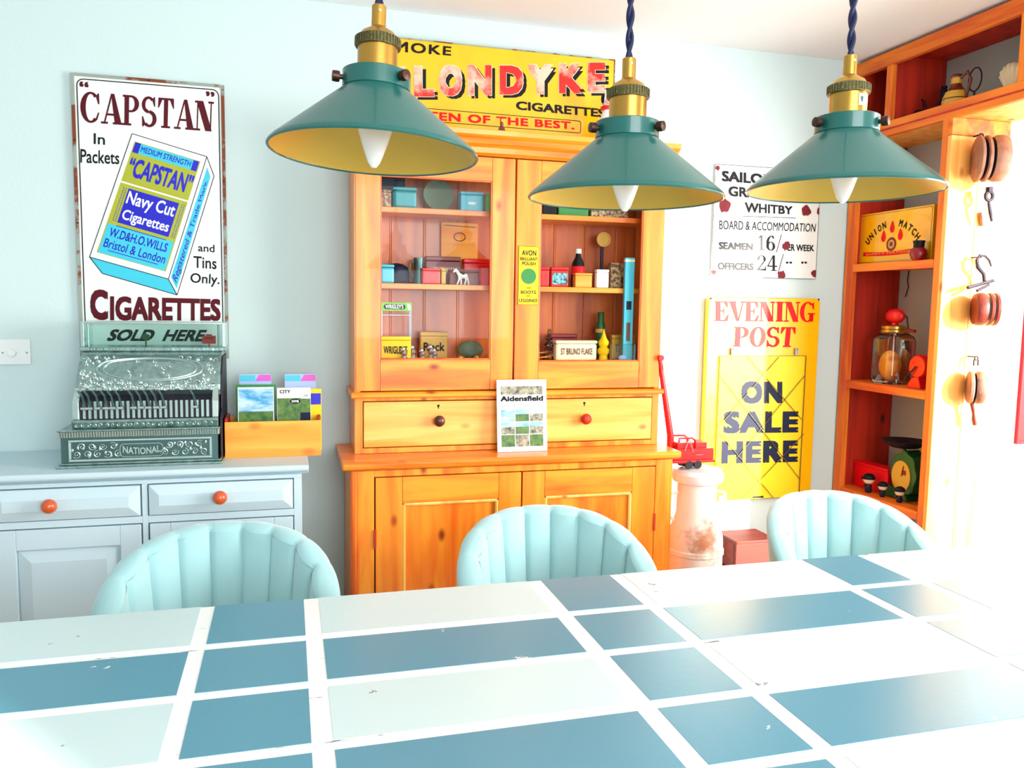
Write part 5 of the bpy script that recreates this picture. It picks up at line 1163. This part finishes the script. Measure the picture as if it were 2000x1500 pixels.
for x, y, hh, lab in ((1697, 935, 1, 'wooden figure in a black cap, largest of the three, before the red tin'), (1724, 950, .78, 'small wooden figure in a dark cap and blue coat between the other two'), (1757, 965, .8, 'small wooden figure in a dark cap in front of the green scale')):
    fx = 2.205; Yf, Zf = YZ(x, y, fx)
    t = thing('wooden_figure', lab, 'figurine', (fx, Yf, kz)); s = (Zf-kz)/.085
    s = max(s, .5)
    obj('body', MB().lathe([(0, 0), (.017*s, 0), (.021*s, .01*s), (.020*s, .04*s), (.013*s, .062*s), (.006*s, .070*s)], (fx, Yf, kz+.0005), 18), 'ink_blue', t, smooth=True)
    obj('head', MB().ball((fx, Yf, kz+.08*s), .021*hh, .022*hh, .019*hh, 18), 'skin', t, smooth=True)
    obj('cap', MB().ball((fx+.001, Yf, kz+.08*s+.008), .0222*hh, .0235*hh, .017*hh, 18).lathe([(.0, .0), (.027*hh, .0), (.026*hh, .003), (0, .003)], (fx-.004, Yf, kz+.08*s+.004), 18), 'black', t, smooth=True)
    obj('arm', MB().tube([(fx-.008, Yf+.012*s, kz+.055*s), (fx-.014, Yf+.018*s, kz+.035*s)], .0035, 8), 'maroon', t, smooth=True)
    obj('arm', MB().tube([(fx-.008, Yf-.012*s, kz+.055*s), (fx-.014, Yf-.018*s, kz+.035*s)], .0035, 8), 'maroon', t, smooth=True)
Y4 = YZ(1812, 950, 2.30)[0]
Y4 = YN+.075
t = thing('enamel_pot', 'dark blue enamel pot right of the green scale, partly behind the stile', 'pot', (2.36, Y4, kz))
obj('body', MB().lathe([(0, 0), (.038, 0), (.042, .01), (.042, .10), (.039, .115), (.035, .115), (.037, .1), (0, .01)], (2.365, Y4, kz+.0005), 32), 'ink_blue', t, smooth=True)
obj('rim', MB().lathe([(.038, .114), (.043, .115), (.043, .12), (.035, .12)], (2.365, Y4, kz+.0005), 32), 'black', t, smooth=True)

# ---------------------------------------------------------------- pulleys on the end board
def ring(mb, c, r, rt, ax='y', n=16, a0=0, a1=360):
    pts = []
    for k in range(n+(a1 != a0+360)):
        a = math.radians(a0+(a1-a0)*k/n)
        pts.append(Vector(c)+(Vector((r*math.cos(a), 0, r*math.sin(a))) if ax == 'y' else Vector((0, r*math.cos(a), r*math.sin(a)))))
    mb.tube(pts, rt, 8, closed=(a1 == a0+360)); return mb
YQ = YN-.05
def sheaves(t, c, R, ws, m_cheek, m_sheave, rot, oval=1.0):
    """wooden block: alternating cheeks and grooved wheels stacked across the block"""
    Rm = Matrix.Rotation(rot, 4, 'Z') @ Matrix.Rotation(math.radians(90), 4, 'Y') @ Matrix.Diagonal((oval, 1, 1, 1))
    x = -sum(w for w, _ in ws)/2
    for w_, kind in ws:
        o = Matrix.Rotation(rot, 4, 'Z') @ Vector((x, 0, 0))
        if kind == 'cheek': obj('cheek', MB().lathe([(0, 0), (R*.92, 0), (R, w_*.25), (R, w_*.75), (R*.92, w_), (0, w_)], Vector(c)+o, 28, Rm), m_cheek, t, smooth=True)
        elif kind == 'gap': obj('sheave', MB().lathe([(0, 0), (R*.9, 0), (R*.75, w_*.5), (R*.9, w_), (0, w_)], Vector(c)+o, 28, Rm), m_sheave, t, smooth=True)
        x += w_
# top pulley
c = at(1925, 312, 'Y', YQ); ct_ = (c.x, YN-.07, c.z)
t = thing('wooden_pulley', 'large weathered wooden pulley block with an iron hook, topmost on the pine end board', 'pulley', (c.x, YN, c.z))
sheaves(t, ct_, .066, [(.014, 'cheek'), (.009, 'gap'), (.014, 'cheek'), (.009, 'gap'), (.045, 'cheek')], 'ashwood', 'iron', math.radians(-28), 1.15)
fc = Matrix.Rotation(math.radians(-28), 4, 'Z') @ Vector((.05, 0, 0))
obj('pale_face', MB().lathe([(0, 0), (.058, 0), (.056, .004), (0, .005)], Vector(ct_)+fc*.92, 28, Matrix.Rotation(math.radians(-28), 4, 'Z') @ Matrix.Rotation(math.radians(90), 4, 'Y') @ Matrix.Diagonal((1.15, 1, 1, 1))), 'palewood', t, smooth=True)
e = at(1920, 272, 'Y', YN-.03)
obj('top_eye', ring(MB(), (ct_[0]-.005, YN-.03, ct_[2]+.080), .009, .003).tube([(ct_[0]-.005, YN, ct_[2]+.085), (ct_[0]-.005, YN-.03, ct_[2]+.087)], .003, 6), 'iron', t, smooth=True)
e = at(1932, 383, 'Y', YN-.05)
h_ = MB(); ring(h_, (e.x, e.y, e.z), .015, .006); h_.tube([(e.x-.001, e.y, e.z+.013), (e.x-.002, e.y, e.z+.03)], .012, 8)
a = at(1929, 395, 'Y', YN-.05); b = at(1937, 432, 'Y', YN-.05)
h_.tube([(a.x, a.y-.004, a.z), ((a.x+b.x)/2-.002, a.y-.004, (a.z+b.z)/2), (b.x, b.y, b.z)], [.005, .006, .004], 8)
obj('hook', h_, 'iron', t, smooth=True)
c = at(1919, 428, 'Y', YN-.012)
tg = thing('wooden_peg', 'short reddish wooden peg on the end board below the topmost pulley', 'peg', (c.x, YN, c.z))
obj('peg', MB().tube([(c.x-.004, YN-.009, c.z+.024), (c.x, YN-.009, c.z), (c.x+.006, YN-.009, c.z-.022)], [.006, .0085, .007], 10), 'ashwood', tg, smooth=True)
# middle pulley
c = at(1920, 604, 'Y', YQ); ct_ = (c.x, YN-.06, c.z)
t = thing('triple_pulley', 'round red-brown triple pulley hanging from a twisted iron hook, middle of the end board', 'pulley', (c.x, YN, c.z))
sheaves(t, ct_, .056, [(.034, 'cheek'), (.004, 'gap'), (.014, 'cheek'), (.004, 'gap'), (.014, 'cheek')], 'redblock', 'silver2', math.radians(-30), 1.0)
st_ = MB(); p0 = at(1890, 562, 'Y', YN-.05); p1 = at(1940, 548, 'Y', YN-.05); st_.tube([p0, p1], .006, 8)
p0 = at(1908, 568, 'Y', YN-.06); p1 = at(1932, 556, 'Y', YN-.06); st_.tube([p0, p1], .005, 8)
obj('strap', st_, 'iron', t, smooth=True)
hk = MB(); P = [at(x, y, 'Y', YN-.035) for x, y in ((1923, 552), (1921, 535), (1910, 522), (1908, 508), (1914, 499), (1924, 500), (1932, 508), (1936, 520))]
hk.tube(P, [.006, .006, .0065, .006, .005, .0045, .004, .003], 8); obj('hook', hk, 'iron', t, smooth=True)
pn = at(1913, 503, 'Y', YN); obj('nail', MB().tube([(P[4].x, YN, P[4].z-.006), (P[4].x, YN-.045, P[4].z-.006)], .0025, 8), 'iron', t, smooth=True)
# lower pulley
c = at(1907, 757, 'Y', YQ); ct_ = (c.x, YN-.048, c.z)
t = thing('wooden_pulley', 'small rounded pale wooden pulley with a dangling handle, lowest on the end board', 'pulley', (c.x, YN, c.z))
sheaves(t, ct_, .045, [(.016, 'cheek'), (.006, 'gap'), (.030, 'cheek')], 'ashwood', 'iron', math.radians(-34), 1.25)
sh_ = MB(); e = at(1906, 703, 'Y', YN-.035)
sh_.tube([(e.x-.008, e.y, e.z-.02), (e.x-.008, e.y, e.z), (e.x+.010, e.y, e.z+.0), (e.x+.010, e.y, e.z-.02)], .0028, 8); ring(sh_, (e.x+.001, e.y, e.z+.006), .007, .0025); sh_.tube([(e.x, YN, e.z+.01), (e.x, e.y, e.z+.011)], .0025, 6)
obj('shackle', sh_, 'iron', t, smooth=True)
a = at(1898, 785, 'Y', YN-.04); b = at(1902, 808, 'Y', YN-.04); d_ = at(1904, 830, 'Y', YN-.04)
obj('handle', MB().tube([a, (a+b)/2, b, (b+d_)/2, d_], [.008, .007, .006, .009, .007], 10), 'redblock', t, smooth=True)
a = at(1918, 745, 'Y', YN-.085); obj('small_hook', ring(MB(), (a.x, a.y+.008, a.z), .007, .0018, a0=-60, a1=180), 'iron', t, smooth=True)

# red-framed picture on the alcove wall
AY = YP+.02; X0, Z1 = XZ(1996, 600, AY); X0 = XZ(1991, 720, AY)[0]; Z0 = XZ(1990, 866, AY)[1]
t = thing('red_framed_picture', 'red edged picture on the bright wall at the far right edge', 'picture', (X0+.15, AY, Z0))
obj('frame', MB().box(X0, X0+.012, AY-.014, AY-.0005, Z0, Z1).box(X0+.29, X0+.302, AY-.014, AY-.0005, Z0, Z1).box(X0+.012, X0+.29, AY-.014, AY-.0005, Z0, Z0+.012).box(X0+.012, X0+.29, AY-.014, AY-.0005, Z1-.012, Z1), 'redink', t, bev=.001)
obj('print', B(X0+.012, X0+.29, AY-.006, AY-.001, Z0+.012, Z1-.012), 'redink', t)

# ---------------------------------------------------------------- pendant lamps
def make_lamp(label):
    t = thing('pendant_lamp', label, 'lamp', (0, 0, 0), 'green pendant lamps over the table')
    R = .151; H = LH; r1 = .048
    obj('shade', MB().lathe([(R-.001, -.002), (R+.0015, 0), (R, .004), (R-.004, .008), (r1+.002, H-.002), (r1, H), (r1, H+.004)], (0, 0, 0), 64, cap=False), 'shade', t, smooth=True, ang=60)
    obj('shade_lining', MB().lathe([(R-.0015, -.001), (R-.006, .006), (r1-.002, H-.003), (.02, H+.001), (.0, H+.001)], (0, 0, 0), 64, cap=False), 'shade_in', t, smooth=True, ang=60)
    obj('rim', MB().tube([(R*math.cos(a*math.pi/32), R*math.sin(a*math.pi/32), 0) for a in range(64)], .0022, 8, closed=True), 'shade', t, smooth=True)
    obj('collar', MB().lathe([(r1-.003, H), (r1+.0015, H), (r1+.0015, H+.024), (r1-.001, H+.0255), (.0, H+.026)], (0, 0, 0), 48), 'shade', t, smooth=True)
    for a in (20, 140, 260):
        a = math.radians(a+45); sx, sy = math.cos(a), math.sin(a); Rz = Matrix.Rotation(a, 4, 'Z') @ Matrix.Rotation(math.radians(90), 4, 'Y')
        obj('thumb_screw', MB().lathe([(0, 0), (.0035, 0), (.0035, .006), (.0075, .006), (.008, .010), (.0075, .016), (0, .017)], (sx*(r1), sy*(r1), H+.012), 16, Rz), 'bronze', t, smooth=True)
    z = H+.026
    obj('lamp_holder', MB().lathe([(.029, z), (.029, z+.038), (.027, z+.040), (.0, z+.04)], (0, 0, 0), 32), 'brass', t, smooth=True)
    kn = MB().lathe([(.0285, z+.034), (.0325, z+.0345), (.0325, z+.048), (.0285, z+.050)], (0, 0, 0), 40)
    for k in range(40):
        a = 2*math.pi*k/40; kn.tube([(.0325*math.cos(a), .0325*math.sin(a), z+.036), (.0325*math.cos(a), .0325*math.sin(a), z+.0475)], .0012, 4)
    obj('knurled_ring', kn, 'knurl', t, smooth=True)
    obj('cap', MB().lathe([(.028, z+.049), (.024, z+.056), (.014, z+.062), (.0105, z+.065), (.0105, z+.094), (.009, z+.0955), (0, z+.0955)], (0, 0, 0), 28), 'brass', t, smooth=True)
    obj('grub_screw', MB().ball((0, -.0105, z+.086), .0025, .0015, .0025, 8), 'silver2', t, smooth=True)
    zc0 = z+.094; L = CZ-.02-ZL; cd = MB(); n = 130
    for ph in (0, math.pi):
        cd.tube([(.0033*math.cos(ph+k*.42), .0033*math.sin(ph+k*.42), zc0+(CZ_-zc0)*k/n) for k in range(n+1)], .0036, 6)
    obj('twisted_cord', cd, 'navy', t, smooth=True)
    obj('ceiling_rose', MB().lathe([(.008, CZ_-.03), (.03, CZ_-.025), (.045, CZ_-.008), (.046, CZ_), (0, CZ_)], (0, 0, 0), 28), 'brass', t, smooth=True)
    obj('bulb', MB().lathe([(0, -.021), (.004, -.020), (.009, -.013), (.014, .0), (.019, .014), (.024, .030), (.027, .048), (.022, .065), (.014, .078), (.014, H)], (0, 0, 0), 28), 'bulb', t, smooth=True)
    return t
LH = .091; ZL = 1.56; CZ_ = CZ-ZL-.001
l0 = make_lamp('dark green cone pendant lamp, leftmost, in front of the yellow sign')
l1 = copy_tree(l0); l1['label'] = 'dark green cone pendant lamp, middle, in front of the right dresser door'
l2 = copy_tree(l0); l2['label'] = 'dark green cone pendant lamp, rightmost, with a small white sticker on its brass'
for l, (x, y, Yl) in ((l0, (731, 300, 1.225)), (l1, (1221, 387, 1.20)), (l2, (1647, 372, 1.15))):
    p = at(x, y, 'Y', Yl); l.location = (p.x, p.y, p.z)
    for ch in l.children:
        if ch.name.startswith('twisted_cord') or ch.name.startswith('ceiling_rose'):
            dzl = CZ-p.z-.001
            if ch.name.startswith('ceiling'): ch.location.z = dzl-CZ_
            else:
                z0 = LH+.026+.094; k = (dzl-z0)/(CZ_-z0); ch.scale.z = k; ch.location.z = z0-z0*k
Lp = l2.location
zl = LH+.026
st2 = MB().grid(lambda u, v: (.0297*math.sin(-.1+u*.75), -.0297*math.cos(-.1+u*.75), zl+.012+.018*v), 10, 3)
o = obj('sticker', st2, 'white', None); o.parent = l2; o['label'] = 'small white sticker with a grey symbol'
sm_ = MB().add([(.0299*math.sin(a), -.0299*math.cos(a), zl+.021+b) for a, b in ((.02, .005), (.0, .002), (.05, -.004), (.15, -.004), (.2, .002), (.18, .005))], [(0, 1, 2, 3, 4, 5)])
o = obj('sticker_mark', sm_, 'silverdark', None); o.parent = l2

l0.rotation_euler = (math.radians(-2.0), math.radians(2.2), 0)
